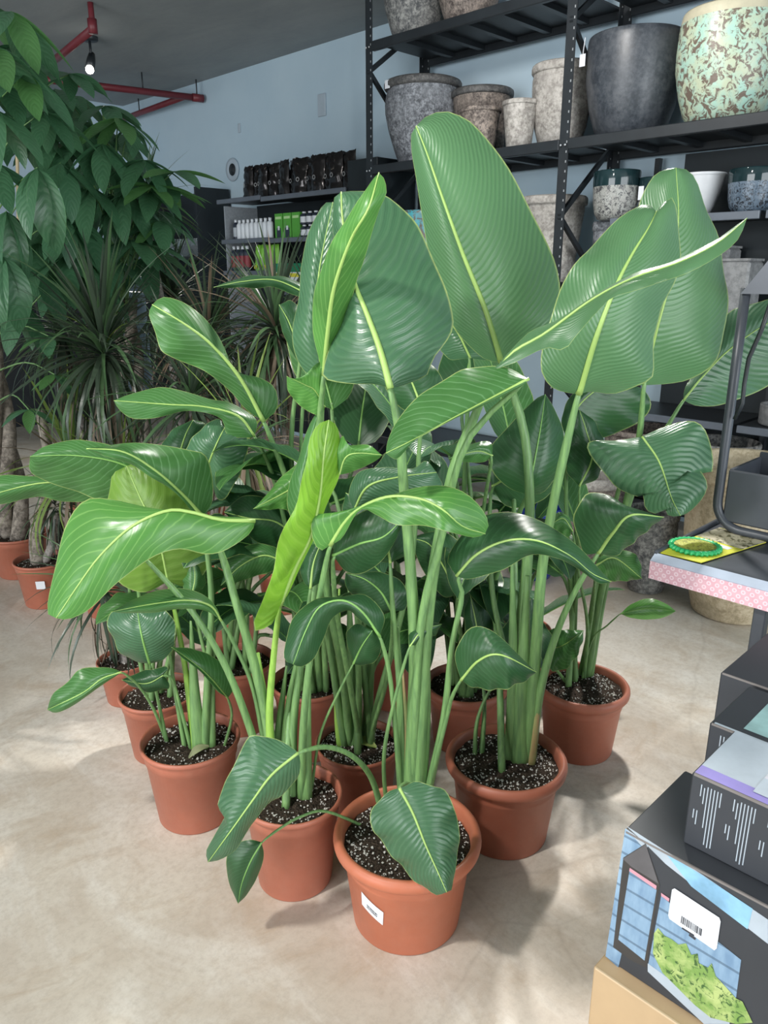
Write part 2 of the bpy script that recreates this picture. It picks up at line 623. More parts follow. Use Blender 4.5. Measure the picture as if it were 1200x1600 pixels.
BOP = 'bird of paradise'
potted('1', 'potted_bird_of_paradise', .055, 1.52, .176, .245, 'fat', 'tall bird of paradise in heavy rimmed terracotta pot with white barcode sticker', mat='terra_orange', nper=620, soil=.86, seed=1)
potted('2', 'potted_bird_of_paradise', .335, 1.815, .166, .245, 'fat', 'tall bird of paradise in heavy rimmed pot between stickered pot and pot beside shelf cart', nper=520, seed=2)
potted('3', 'potted_bird_of_paradise', .645, 2.22, .15, .24, 'fat', 'bird of paradise in heavy rimmed pot on open floor beside the pink edged shelf cart', nper=420, seed=3)
potted('4', 'potted_bird_of_paradise', -.232, 1.645, .127, .255, 'slim', 'bird of paradise with lime young leaf and large arching leaf in thin rimmed pot', nper=260, seed=4)
potted('5', 'potted_bird_of_paradise', -.55, 1.895, .14, .25, 'slim', 'bird of paradise in thin rimmed pot with pale fallen leaf on its soil', nper=300, seed=5)
potted('6', 'potted_bird_of_paradise', -.075, 1.935, .125, .21, 'slim', 'bird of paradise in thin rimmed pot wedged behind the stickered pot', nper=420, seed=6)
potted('7', 'potted_bird_of_paradise', -.73, 2.2, .125, .22, 'slim', 'bird of paradise in thin rimmed pot behind the pot with the fallen leaf', nper=160, seed=7)
potted('9', 'potted_bird_of_paradise', -.24, 2.22, .127, .25, 'slim', 'bird of paradise hidden in the middle of the group in thin rimmed terracotta pot', nper=80, seed=9)
potted('10', 'potted_bird_of_paradise', .27, 2.26, .14, .22, 'fat', 'bird of paradise hidden behind the heavy rimmed pots with broad dark leaves', nper=120, seed=10)
potted('11', 'potted_bird_of_paradise', -.5, 2.36, .127, .25, 'slim', 'bird of paradise at the back beside dragon trees with long leaves leaning outward', nper=80, seed=11)

potted('12', 'potted_bird_of_paradise', .04, 2.52, .127, .24, 'slim', 'bird of paradise in the back row behind the pot wedged among the others', nper=0, seed=12)
potted('13', 'potted_bird_of_paradise', .5, 2.62, .127, .24, 'slim', 'bird of paradise in the back row facing the weathered planters', nper=0, seed=13)

def stalk_base(P, px, py):
    p = onz(px, py, P['z'])
    d = Vector((p.x - P['c'].x, p.y - P['c'].y, 0))
    lim = P['r'] * 0.72
    if d.length > lim:
        d = d.normalized() * lim
    return Vector((P['c'].x + d.x, P['c'].y + d.y, P['z'] - 0.015))

LN = [0]
def leaf(p, s, m, l, r, F, se=None, e=(0.03, 0.03), k='mid', b=0.012, rr=(0.012, 0.0065), rip=0.009, rib='rib', sk='stalk', ribr=0.0036):
    LN[0] += 1
    P = PLANTS[p]
    if not isinstance(F, (list, tuple)):
        F = [F]
    N = 30
    mid = catmull(m, N)
    Lc = catmull([m[0]] + list(l) + [m[-1]], N)
    Rc = catmull([m[0]] + list(r) + [m[-1]], N)
    Fs = [float(x[0]) for x in catmull([[f] for f in F], N)]
    M3, L3, R3 = [], [], []
    for i in range(N):
        t = i / (N - 1)
        w = math.sin(math.pi * t) ** 0.6
        M3.append(at(mid[i][0], mid[i][1], Fs[i]))
        L3.append(at(Lc[i][0], Lc[i][1], Fs[i] + e[0] * w))
        R3.append(at(Rc[i][0], Rc[i][1], Fs[i] + e[1] * w))
    bd = Vector((-Q, -Q, 0.25)).normalized()
    lf = leaf_surface('leaf', M3, L3, R3, M['leaf_' + k], P['root'], 6, b, rip, bd, LN[0])
    rad = [ribr * (1 - 0.8 * i / (N - 1)) for i in range(N)]
    v, f = tube_vf([q_ + bd * 0.001 for q_ in M3], rad, 6, True)
    wobj('midrib', v, f, M[rib], lf)
    if s:
        b0 = stalk_base(P, *s[0])
        F0 = fwd(b0)
        pts = [b0]
        n = len(s)
        for i in range(1, n):
            pts.append(at(s[i][0], s[i][1], F0 + (Fs[0] - F0) * (i / n)))
        if se:
            pts += [at(*se[0]), at(*se[1])]
        else:
            pts += [M3[0], M3[1]]
        cv = [Vector(x) for x in catmull(pts, 22)]
        ra = [rr[0] + (rr[1] - rr[0]) * min(1, (i / 17.0) ** 0.8) for i in range(19)] + [rr[1] * 0.85, rr[1] * 0.7, rr[1] * 0.5]
        v, f = tube_vf(cv, ra, 9, True)
        wobj('leaf_stalk', v, f, M[sk], lf)
    return lf

def gen_leaf(p, px, py, F, az, el, L, W, k='dark', droop=0.5, roll=0.0, stalk=True, sk='stalk_dark'):
    """a leaf set by where its base stands, heading (az, el in degrees, az 0 = away from the camera) and size"""
    LN[0] += 1
    rng = random.Random(LN[0] * 13)
    P = PLANTS[p]
    base = at(px, py, F)
    a = math.radians(az - 45)
    hd = Vector((-math.sin(a), math.cos(a), 0))
    N = 20
    p_ = base.copy()
    M3, L3, R3 = [], [], []
    for i in range(N):
        t = i / (N - 1)
        e_ = math.radians(el) - droop * t * t * 1.6
        d = hd * math.cos(e_) + Vector((0, 0, math.sin(e_)))
        side = d.cross(Vector((0, 0, 1)))
        side = side.normalized() if side.length > 0.05 else hd.cross(Vector((0, 0, 1))).normalized()
        nr = side.cross(d)
        side = (Matrix.Rotation(math.radians(roll), 3, d) @ side)
        nr = (Matrix.Rotation(math.radians(roll), 3, d) @ nr)
        w = W * 0.5 * (math.sin(math.pi * min(1, t) ** 0.72) ** 0.7 if 0 < t < 1 else 0)
        M3.append(p_.copy())
        L3.append(p_ - side * w + nr * w * 0.25)
        R3.append(p_ + side * w + nr * w * 0.25)
        p_ = p_ + d * (L / (N - 1))
    lf = leaf_surface('leaf', M3, L3, R3, M['leaf_' + k], P['root'], 4, 0.008, 0.005, Vector((0, 0, 1)), LN[0])
    v, f = tube_vf(M3, [0.004 * (1 - 0.8 * i / (N - 1)) for i in range(N)], 6, True)
    wobj('midrib', v, f, M['rib_dark'], lf)
    if stalk:
        t = rng.uniform(0, 6.28)
        b0 = P['c'] + Vector((math.cos(t), math.sin(t), 0)) * P['r'] * 0.35
        b0.z = P['z'] - 0.015
        mid_ = b0.lerp(base, 0.55) + Vector((0, 0, 0.06))
        mid_.x = b0.x + (base.x - b0.x) * 0.4
        mid_.y = b0.y + (base.y - b0.y) * 0.4
        cv = [Vector(x) for x in catmull([b0, mid_, base, M3[1]], 14)]
        v, f = tube_vf(cv, [0.011 - 0.006 * i / 13 for i in range(14)], 8, True)
        wobj('leaf_stalk', v, f, M[sk], lf)

# ---- pot 1, the stickered pot
leaf('1', [(640, 1232), (648, 1050), (642, 900), (632, 780), (624, 680)], [(610, 607), (593, 545), (573, 490), (555, 445), (542, 390), (535, 340), (533, 300)],
     [(585, 600), (545, 600), (506, 590), (509, 562), (524, 520), (538, 470), (532, 420), (520, 360), (522, 310)], [(632, 602), (668, 585), (676, 562), (700, 530), (709, 498), (690, 435), (665, 378), (640, 335), (600, 305), (555, 298)],
     [1.52, 1.55, 1.66], e=(.07, .06), k='gloss', rr=(.02, .0105), ribr=.0075, b=.02, rip=.008)
leaf('1', [(662, 1232), (662, 1050), (672, 930), (688, 830), (708, 735), (738, 660)], [(762, 602), (800, 552), (850, 522), (925, 468), (990, 434), (1060, 410), (1120, 380), (1167, 341)],
     [(775, 575), (800, 545), (830, 517), (875, 497), (935, 457), (985, 430), (1060, 404), (1120, 374), (1150, 352)], [(740, 590), (800, 568), (850, 545), (882, 546), (907, 517), (930, 490), (960, 463), (1010, 449), (1070, 428), (1120, 402), (1155, 372)],
     [1.5, 1.42, 1.4, 1.42], e=(.06, -.03), k='pleat', rr=(.02, .011), b=.004)
leaf('1', [(652, 1228), (655, 1000), (690, 840), (730, 690)], [(826, 592), (765, 624), (700, 658), (650, 685), (603, 708)],
     [(800, 577), (765, 572), (727, 576), (700, 590), (655, 618), (622, 655), (606, 688)], [(815, 604), (775, 624), (705, 657), (655, 682), (633, 705), (618, 718)],
     [1.45, 1.38, 1.36], e=(.07, -.005), k='mid', b=.012, rr=(.014, .007))
leaf('1', [(684, 1225), (692, 1130), (706, 1010), (722, 930)], [(713, 900), (745, 866), (790, 845), (840, 845), (890, 868), (925, 896), (955, 909)],
     [(700, 870), (740, 815), (790, 800), (840, 812), (890, 842), (930, 882)], [(735, 905), (780, 892), (830, 868), (870, 872), (905, 890), (935, 911)],
     [1.55, 1.48, 1.5, 1.52], e=(.1, .0), k='dark', b=.012, rr=(.012, .006))
leaf('1', [(690, 1205), (696, 1130), (706, 1090)], [(720, 1063), (748, 1032), (782, 1023), (838, 1050)],
     [(711, 1025), (724, 992), (752, 978), (785, 998), (815, 1028)], [(740, 1074), (780, 1078), (812, 1068), (832, 1056)],
     [1.52, 1.46, 1.5], e=(.05, .01), k='dark', rr=(.008, .0045), ribr=.0038)
leaf('1', [(590, 1262), (580, 1215), (548, 1180), (508, 1167)], [(466, 1176), (425, 1210), (395, 1250), (365, 1292), (325, 1347)],
     [(450, 1163), (420, 1153), (394, 1147), (380, 1165), (366, 1195), (350, 1225), (341, 1258), (352, 1272), (338, 1300), (322, 1330)], [(470, 1195), (464, 1218), (440, 1242), (410, 1266), (385, 1302), (360, 1336)],
     [1.4, 1.34, 1.36], e=(.04, .04), k='gloss', rr=(.009, .0055), b=.012)
leaf('1', [(545, 1272), (510, 1268), (470, 1276), (435, 1296)], [(409, 1316), (392, 1345), (378, 1380), (372, 1412)],
     [(384, 1312), (358, 1328), (354, 1362), (364, 1395)], [(412, 1340), (403, 1368), (388, 1395)],
     [1.42, 1.41, 1.42], e=(.02, .02), k='dark', rr=(.004, .003), ribr=.0025, rib='rib_dark', sk='stalk_dark', rip=.003)
leaf('1', [(665, 1240), (640, 1228)], [(624, 1231), (645, 1270), (665, 1320), (684, 1362), (698, 1394)],
     [(600, 1242), (579, 1270), (584, 1298), (612, 1336), (642, 1370), (676, 1396)], [(655, 1222), (695, 1236), (712, 1270), (718, 1310), (711, 1360), (706, 1390)],
     [1.39, 1.31, 1.28], e=(.04, .04), k='gloss', rr=(.008, .005), b=.012)
leaf('1', [(622, 1225), (618, 1140), (608, 1050)], [(594, 995), (565, 955), (535, 938), (500, 948), (478, 985), (458, 1038)],
     [(600, 960), (570, 930), (530, 932), (490, 938), (458, 965), (446, 1005), (445, 1030)], [(585, 985), (562, 968), (545, 955), (520, 965), (505, 1000), (490, 1030), (472, 1042)],
     [1.55, 1.5, 1.48], e=(.04, .02), k='dark', rr=(.009, .005), ribr=.0035, rib='rib_dark')
leaf('1', [(594, 1256), (600, 1180), (620, 1080)], [(640, 1010), (660, 985), (690, 975)], [(640, 985), (665, 970)], [(655, 1005), (680, 992)], [1.56, 1.6], k='dark', rr=(.006, .004), ribr=.002)
leaf('1', [(633, 1228), (626, 1100), (618, 1000), (612, 930)], [(610, 880), (600, 830), (575, 790), (540, 770)],
     [(590, 875), (560, 850), (535, 810)], [(640, 860), (632, 815), (600, 780)], [1.62, 1.66, 1.7], k='dark', rr=(.012, .006))

# ---- pot 2
leaf('2', [(806, 1192), (808, 1050), (822, 900), (828, 790), (818, 670)], [(783, 566), (757, 482), (724, 400), (692, 312), (667, 240), (650, 197)],
     [(755, 560), (715, 520), (688, 465), (670, 400), (660, 340), (650, 280), (643, 235), (643, 208)], [(830, 545), (868, 510), (876, 470), (872, 425), (850, 370), (815, 300), (778, 238), (742, 196), (715, 180), (690, 174), (664, 183)],
     [1.9, 1.88, 1.95], e=(.06, .07), k='pleat', rr=(.022, .011), ribr=.008, b=.025, rip=.004)
leaf('2', [(822, 1190), (835, 1050), (846, 900), (862, 800), (884, 700)], [(904, 616), (930, 530), (960, 452), (986, 400), (1012, 358), (1026, 330)],
     [(880, 612), (860, 604), (845, 580), (850, 535), (866, 478), (892, 420), (922, 388), (962, 345), (1000, 321), (1014, 318)], [(925, 612), (960, 615), (995, 603), (1020, 588), (1024, 555), (1021, 528), (1033, 485), (1055, 440), (1064, 385), (1060, 345), (1050, 311), (1038, 315)],
     [1.72, 1.66, 1.75], e=(.05, .06), k='pleat', rr=(.02, .0105), ribr=.008, b=.022, rip=.01)
leaf('2', [(828, 1188), (842, 1090), (866, 1000), (898, 925)], [(935, 864), (958, 832), (985, 805), (1037, 808)],
     [(915, 866), (904, 845), (897, 805), (915, 773), (945, 772), (975, 788), (1010, 800)], [(960, 869), (990, 847), (1015, 826)],
     [1.72, 1.66, 1.7], e=(.06, .03), k='dark', rr=(.018, .007), ribr=.0055, b=.015)
leaf('2', [(742, 1182), (745, 1130), (762, 1085)], [(790, 1048), (812, 1005), (822, 960), (830, 930)], [(770, 1020), (790, 975), (812, 940)], [(810, 1030), (840, 990), (845, 955)], [1.9, 1.95], k='dark', rr=(.007, .004))
leaf('2', [(752, 1180), (757, 1110), (755, 1070)], [(752, 1030), (745, 980), (735, 930)], [(735, 1010), (725, 960)], [(770, 1005), (765, 955)], [1.95, 2.0], k='dark', rr=(.009, .004))
leaf('2', [(812, 1190), (795, 1050), (770, 930), (765, 820)], [(768, 760), (800, 745), (850, 740), (880, 720)], [(765, 720), (800, 690), (850, 690)], [(790, 790), (830, 790), (870, 760)], [2.0, 2.05], k='dark')

# ---- pot 3
leaf('3', [(918, 1052), (940, 920), (975, 800), (998, 690)], [(1006, 602), (1028, 510), (1052, 420), (1060, 340), (1056, 262)],
     [(985, 598), (975, 560), (985, 480), (995, 400), (998, 325), (1015, 283), (1035, 266)], [(1040, 600), (1080, 592), (1115, 568), (1132, 525), (1136, 460), (1128, 395), (1108, 335), (1092, 292), (1076, 268)],
     [2.12, 2.08, 2.16], e=(.06, .07), k='pleat', rr=(.016, .009), b=.02)
leaf('3', [(925, 1050), (950, 900), (998, 745), (1042, 668)], [(1068, 625), (1100, 586), (1140, 546), (1200, 505), (1265, 480)],
     [(1070, 605), (1095, 570), (1120, 510), (1145, 484), (1180, 474), (1230, 462)], [(1088, 634), (1120, 634), (1158, 622), (1205, 600), (1250, 545)],
     [2.28, 2.34, 2.4], e=(.05, .02), k='gloss', rr=(.014, .007), b=.015)
leaf('3', [(912, 1056), (930, 920), (960, 790), (985, 710)], [(1003, 682), (1030, 722), (1048, 775), (1063, 806)],
     [(965, 688), (918, 692), (936, 730), (962, 760), (996, 776), (1002, 770), (1010, 796), (1030, 803), (1036, 792), (1044, 806)], [(1040, 666), (1085, 659), (1112, 692), (1112, 728), (1107, 738), (1086, 722), (1098, 742), (1104, 760), (1098, 780), (1078, 799)],
     [2.1, 2.0, 1.97], e=(.05, .05), k='gloss', rr=(.012, .006), b=.015, rip=.01)
leaf('3', [(905, 1055), (925, 960), (930, 900)], [(930, 884), (960, 872), (1003, 904)], [(940, 868), (975, 860), (998, 872)], [(945, 905), (975, 908)], [2.05, 2.0], k='mid', rr=(.009, .004), ribr=.003)
leaf('3', [(908, 1062), (925, 1000), (948, 978)], [(969, 959), (1010, 951), (1056, 955)], [(988, 943), (1015, 935), (1040, 943)], [(988, 966), (1018, 968), (1042, 963)], [2.2, 2.16, 2.14], k='bright', e=(.02, .01), rr=(.004, .0025), ribr=.002, rib='rib_dark', rip=.002)
leaf('3', [(890, 1066), (868, 1045), (856, 1030)], [(852, 1015), (880, 1008), (912, 985)], [(855, 985), (885, 984)], [(862, 1048), (890, 1040), (908, 1010)], [2.06, 2.0, 2.02], e=(.03, -.02), k='mid', rr=(.006, .004), ribr=.002)
leaf('3', [(900, 1062), (892, 930), (885, 800)], [(885, 690), (900, 640), (940, 605), (985, 600)], [(878, 650), (900, 610), (945, 590)], [(905, 690), (955, 680), (1010, 650), (1012, 615)], [2.2, 2.25], k='dark', rr=(.012, .006))
leaf('3', [(895, 1060), (900, 930), (905, 820)], [(905, 760), (925, 715), (915, 670), (905, 640)], [(885, 735), (885, 690), (890, 655)], [(935, 745), (945, 700), (930, 660)], [2.15, 2.2], k='dark', rr=(.01, .005))
leaf('3', [(912, 1060), (918, 980), (905, 900)], [(895, 830), (880, 810), (860, 820)], [(890, 810), (872, 800)], [(885, 840), (868, 835)], [2.1, 2.1], k='mid', rr=(.008, .004), ribr=.002)

# ---- pot 4, lime young leaf
leaf('4', [(418, 1222), (421, 1120), (428, 1020)], [(437, 948), (462, 885), (487, 835), (500, 775), (506, 710), (514, 656)],
     [(425, 975), (398, 986), (396, 972), (412, 935), (426, 895), (432, 858), (442, 828), (462, 790), (471, 752), (480, 716), (482, 690), (496, 664)], [(452, 925), (472, 880), (492, 840), (508, 795), (528, 750), (534, 720), (532, 690), (526, 665)],
     [1.58, 1.5, 1.5, 1.52], e=(-.02, .05), k='young', rr=(.013, .007), sk='stalk_bright', ribr=.0055, b=.01, rip=.008)
leaf('4', None, [(530, 742), (540, 715), (560, 708), (597, 711)], [(523, 705), (535, 681), (545, 695), (575, 695)], [(548, 738), (572, 728), (590, 718)], [1.53, 1.5], e=(.01, .03), k='bright', ribr=.002, b=.008)
leaf('4', [(428, 1228), (418, 1130), (398, 1040), (370, 945)], [(399, 814), (345, 812), (302, 801), (262, 798), (207, 822), (157, 868), (122, 915), (88, 966)],
     [(385, 809), (350, 807), (290, 804), (230, 792), (172, 780), (130, 783), (100, 830), (84, 895), (74, 950), (78, 962)], [(390, 834), (352, 860), (320, 866), (280, 858), (240, 870), (190, 905), (142, 950), (115, 965), (100, 968)],
     [1.6, 1.56, 1.5, 1.46, 1.44], se=((345, 862, 1.66), (325, 825, 1.64)), e=(.07, -.01), k='bright', rr=(.018, .009), ribr=.005, b=.012, rip=.004)
leaf('4', [(470, 1250), (474, 1130), (488, 1000), (505, 900)], [(516, 852), (540, 815), (566, 792), (608, 776), (655, 779), (690, 795), (722, 822), (758, 834)],
     [(500, 860), (488, 840), (487, 808), (500, 803), (530, 800), (600, 778), (650, 762), (695, 759), (730, 772), (755, 798), (763, 820)], [(535, 840), (562, 797), (590, 806), (620, 820), (665, 822), (705, 832), (740, 840)],
     [1.52, 1.46, 1.4, 1.38, 1.42], e=(.05, -.02), k='bright', rr=(.012, .0065), ribr=.005, b=.01, rip=.008)
leaf('4', [(485, 1238), (500, 1150), (530, 1080)], [(552, 1037), (565, 1010), (582, 985)], [(545, 1015), (541, 988), (558, 975)], [(575, 1039), (594, 1022), (594, 995)], [1.6, 1.56, 1.55], k='dark', rr=(.004, .003), ribr=.003, rib='rib_dark', sk='stalk')
leaf('4', [(412, 1222), (398, 1085), (368, 1010)], [(346, 970), (328, 946), (290, 938), (230, 945), (174, 956)], [(338, 950), (320, 930), (288, 920), (248, 922), (208, 937)], [(325, 956), (290, 951), (240, 957), (200, 958)], [1.66, 1.6, 1.62], e=(.06, .0), k='mid', rr=(.009, .005), ribr=.003, rip=.003)
leaf('4', [(460, 1248), (458, 1140), (470, 1040), (490, 930)], [(498, 860), (485, 800), (478, 740), (500, 640)], [(470, 840), (448, 780), (465, 720), (485, 660)], [(520, 830), (512, 770), (505, 700)], [1.7, 1.72], k='mid', rr=(.013, .007))
leaf('4', [(440, 1230), (450, 1110), (470, 1010), (480, 960)], [(485, 920), (490, 880), (505, 840)], [(470, 900), (475, 860)], [(510, 900), (515, 860)], [1.66, 1.7], k='dark', rr=(.014, .006), sk='stalk')

leaf('4', [(404, 1222), (388, 1130), (352, 1040), (300, 955)], [(226, 872), (190, 850), (150, 848)], [(205, 845), (175, 838)], [(205, 880), (175, 868)], [1.62, 1.62], k='dark', rr=(.012, .007), sk='stalk_dark')

# ---- pot 5
leaf('5', [(306, 1172), (292, 1060), (278, 980)], [(263, 908), (246, 835), (218, 775), (198, 728)], [(228, 925), (192, 915), (172, 870), (168, 800), (175, 745)], [(290, 917), (318, 898), (326, 862), (302, 800), (262, 752), (225, 724)],
     [1.93, 1.9, 1.95], e=(.03, .03), k='olive', rr=(.013, .006), sk='stalk_bright', ribr=.004, rib='rib', b=.015)
leaf('5', [(318, 1172), (325, 1050), (330, 930)], [(316, 806), (282, 770), (242, 735), (192, 706), (135, 701)], [(332, 785), (331, 748), (322, 712), (300, 704), (242, 694), (200, 692), (160, 697)], [(302, 802), (287, 782), (266, 765), (222, 736), (190, 720), (160, 711)],
     [1.86, 1.78, 1.74, 1.72], e=(.09, -.01), k='mid', rr=(.013, .007), ribr=.006, b=.012)
leaf('5', [(262, 1162), (245, 1085)], [(234, 1037), (222, 995), (214, 950)], [(205, 1031), (185, 1015), (171, 985), (172, 958)], [(255, 1031), (272, 1010), (274, 980), (258, 952)], [1.84, 1.8, 1.84], e=(.03, .03), k='gloss', rr=(.006, .004), ribr=.004, rib='rib_dark')
leaf('5', [(262, 1158), (240, 1108), (215, 1070)], [(190, 1050), (160, 1060), (130, 1082), (74, 1109)], [(170, 1043), (148, 1043), (124, 1046), (104, 1067), (82, 1085)], [(182, 1056), (160, 1070), (138, 1086), (110, 1105), (86, 1114)],
     [1.74, 1.68, 1.7], e=(.02, .0), k='mid', rr=(.005, .0035), ribr=.003, rip=.003)
leaf('5', [(368, 1165), (362, 1120)], [(356, 1091), (328, 1058), (302, 1035), (268, 1011)], [(365, 1075), (360, 1052), (338, 1029), (302, 1014)], [(338, 1078), (312, 1047), (285, 1028)], [1.78, 1.74, 1.76], e=(.05, -.01), k='mid', rr=(.005, .0035), ribr=.0025, rip=.003)
leaf('5', [(290, 1170), (272, 1070), (262, 1000)], [(250, 960), (262, 945), (272, 925)], [(235, 945), (250, 925)], [(262, 975), (280, 955)], [1.9, 1.95], k='dark', rr=(.008, .004), ribr=.003)
leaf('5', [(300, 1172), (278, 1090), (268, 1060)], [(255, 1055), (228, 1068), (190, 1062)], [(262, 1042), (225, 1048)], [(265, 1075), (225, 1080)], [1.82, 1.8], k='dark', rr=(.006, .004), ribr=.002)
leaf('5', [(320, 1170), (330, 1090), (322, 1030), (305, 960)], [(300, 930), (305, 900), (300, 870)], [(285, 915), (285, 885)], [(320, 915), (318, 885)], [1.9, 1.92], k='mid', rr=(.011, .005), ribr=.002)

# ---- pots 6, 7, 9, 10, 11 and the leaves they send up between the others
leaf('6', [(548, 1165), (535, 1050), (512, 930), (500, 800), (498, 680)], [(506, 586), (512, 520), (522, 450), (548, 375), (576, 325), (592, 270)],
     [(497, 555), (488, 510), (492, 455), (508, 402), (540, 342), (568, 303), (582, 280)], [(520, 545), (535, 505), (552, 460), (562, 425), (580, 370), (593, 325), (604, 302), (600, 280)],
     [1.66, 1.5, 1.46, 1.5], e=(.03, .03), k='bright', rr=(.014, .008), ribr=.0055, b=.006)
leaf('6', None, [(508, 636), (492, 610), (478, 602), (448, 588)], [(508, 600), (505, 563), (485, 578), (465, 592)], [(500, 650), (470, 635), (450, 610)], [1.7, 1.66], e=(.0, .03), k='bright', ribr=.002)
leaf('6', [(540, 1168), (520, 1040), (500, 900), (500, 720)], [(505, 590), (495, 520), (498, 430), (520, 316)], [(478, 583), (460, 550), (458, 505), (468, 458), (471, 408), (483, 363), (504, 320)], [(522, 560), (540, 490), (545, 400), (540, 340)],
     [1.86, 1.84, 1.88], e=(.05, .05), k='gloss', rr=(.013, .007), b=.02)
leaf('6', [(560, 1165), (560, 1000), (550, 880)], [(552, 800), (575, 760), (625, 745), (682, 738)], [(545, 770), (560, 738), (600, 730), (645, 732), (665, 720)], [(580, 795), (640, 790), (690, 765)], [1.68, 1.64, 1.68], k='gloss', e=(.04, .02), rr=(.011, .006))
leaf('6', [(565, 1168), (545, 1060), (525, 950)], [(520, 868), (560, 850), (600, 838), (634, 805)], [(528, 830), (565, 800), (610, 790)], [(540, 892), (570, 895), (608, 862)], [1.6, 1.56, 1.58], k='dark', rr=(.01, .006), rib='rib_dark')
leaf('6', [(570, 1165), (600, 1080), (612, 1000)], [(612, 955), (595, 925), (570, 905), (540, 895)], [(590, 962), (560, 940), (540, 915)], [(635, 950), (632, 915), (600, 895)], [1.72, 1.76], k='dark', rr=(.008, .005), rib='rib_dark')
leaf('6', [(575, 1168), (590, 1100), (640, 900), (655, 700)], [(660, 640), (640, 590), (620, 560), (600, 540)], [(630, 640), (600, 600)], [(700, 640), (690, 590), (650, 550)], [1.85, 1.9], k='dark', rr=(.012, .006))
leaf('9', [(500, 1080), (490, 950), (470, 840), (446, 745)], [(412, 658), (376, 592), (332, 540), (288, 506), (238, 476)], [(385, 640), (360, 612), (320, 580), (272, 560), (250, 545), (240, 512), (233, 490)], [(432, 640), (430, 607), (405, 590), (368, 580), (352, 545), (332, 512), (312, 490), (282, 470), (255, 464)],
     [2.0, 1.94, 1.9, 1.92], e=(.0, .06), k='mid', rr=(.015, .008), ribr=.0065, b=.01)
leaf('9', [(490, 1085), (470, 960), (450, 840), (425, 740)], [(398, 682), (372, 650), (320, 636), (262, 632), (178, 626)], [(400, 655), (362, 630), (330, 624), (290, 612), (248, 605), (210, 614)], [(385, 684), (355, 680), (342, 652), (290, 642), (240, 654), (204, 653), (186, 640)],
     [2.04, 1.98, 1.96], e=(.06, -.01), k='mid', rr=(.012, .006), b=.01)
leaf('9', [(510, 1082), (505, 950), (500, 860), (495, 800)], [(490, 770), (478, 748), (448, 768), (396, 795)], [(496, 700), (470, 720), (440, 745), (412, 778)], [(470, 800), (440, 795), (415, 797)], [1.85, 1.8, 1.78], e=(.05, .0), k='bright', rr=(.011, .006))
leaf('9', [(505, 1080), (470, 900), (455, 700), (470, 560)], [(482, 460), (430, 438), (380, 440), (334, 449)], [(470, 442), (430, 431), (380, 433)], [(470, 465), (430, 450), (380, 450)], [2.1, 2.06], e=(.03, .0), k='dark', rr=(.012, .006), ribr=.003)
leaf('9', [(500, 1080), (480, 900), (470, 700)], [(480, 570), (462, 530), (450, 500), (436, 476)], [(462, 560), (442, 520), (436, 492)], [(490, 530), (475, 490), (455, 470)], [2.1, 2.1], k='dark', rr=(.01, .005))
leaf('9', [(495, 1080), (475, 960), (455, 900)], [(440, 875), (410, 868), (375, 885), (345, 915)], [(430, 855), (395, 850), (360, 870)], [(430, 890), (400, 900), (370, 910)], [2.0, 1.98], k='mid', rr=(.009, .005), ribr=.003)
leaf('9', [(505, 1080), (500, 980), (470, 880)], [(465, 840), (430, 815), (390, 810), (350, 800)], [(455, 805), (420, 780), (380, 775)], [(450, 860), (420, 855), (385, 835)], [2.1, 2.1], k='dark', rr=(.009, .005))
leaf('7', [(240, 1085), (262, 960), (280, 830)], [(280, 712), (290, 680), (302, 656)], [(252, 715), (255, 690), (275, 668)], [(310, 710), (325, 685), (320, 662)], [2.1, 2.14], k='dark', rr=(.01, .006), b=.015)
leaf('7', [(250, 1085), (280, 960), (315, 830)], [(322, 735), (338, 695), (351, 668)], [(292, 735), (290, 702), (312, 672), (340, 654)], [(345, 782), (375, 740), (388, 690), (372, 672)], [2.05, 2.0, 2.04], k='gloss', rr=(.01, .006), ribr=.004)
leaf('7', [(235, 1088), (225, 980), (215, 870)], [(250, 760), (190, 725), (120, 712), (47, 713)], [(230, 720), (190, 700), (120, 687), (70, 698)], [(230, 790), (170, 785), (110, 765), (52, 742)], [2.04, 1.98, 1.96], e=(.05, .05), k='mid', rr=(.011, .006), rib='rib_dark', b=.015)
leaf('7', [(230, 1088), (210, 980), (195, 860)], [(172, 768), (110, 755), (50, 757), (-45, 782)], [(160, 754), (110, 748), (50, 744), (-10, 745)], [(150, 782), (100, 784), (60, 776), (0, 788)], [2.2, 2.12, 2.08], e=(.03, .02), k='mid', rr=(.009, .005), ribr=.004)
leaf('10', [(728, 1090), (760, 950), (800, 830)], [(824, 773), (835, 720), (845, 665), (852, 616)], [(795, 762), (768, 735), (766, 700), (800, 660), (835, 625)], [(850, 768), (875, 735), (882, 690), (870, 645)], [1.92, 1.9, 1.96], e=(.04, .05), k='dark', rr=(.014, .007), rib='rib_dark', b=.02)
leaf('10', [(720, 1090), (740, 950), (755, 800)], [(770, 712), (745, 705), (700, 717)], [(765, 690), (735, 695)], [(755, 722), (725, 722)], [1.86, 1.84], k='mid', rr=(.01, .005), ribr=.002)
leaf('10', [(735, 1090), (730, 950), (725, 800), (730, 650)], [(735, 560), (715, 520), (690, 490), (660, 480)], [(700, 560), (680, 530)], [(770, 560), (760, 520), (710, 480)], [2.05, 2.1], k='gloss', rr=(.013, .006))
leaf('10', [(725, 1090), (720, 1000), (715, 960)], [(715, 930), (690, 880), (670, 850), (640, 840)], [(690, 930), (660, 890)], [(745, 910), (730, 860), (690, 830)], [1.9, 1.95], k='dark', rr=(.01, .006))
leaf('11', [(395, 1060), (400, 980), (390, 930)], [(385, 890), (360, 860), (330, 850), (300, 860)], [(370, 900), (340, 885)], [(385, 850), (345, 830)], [2.3, 2.3], k='dark', rr=(.01, .006))

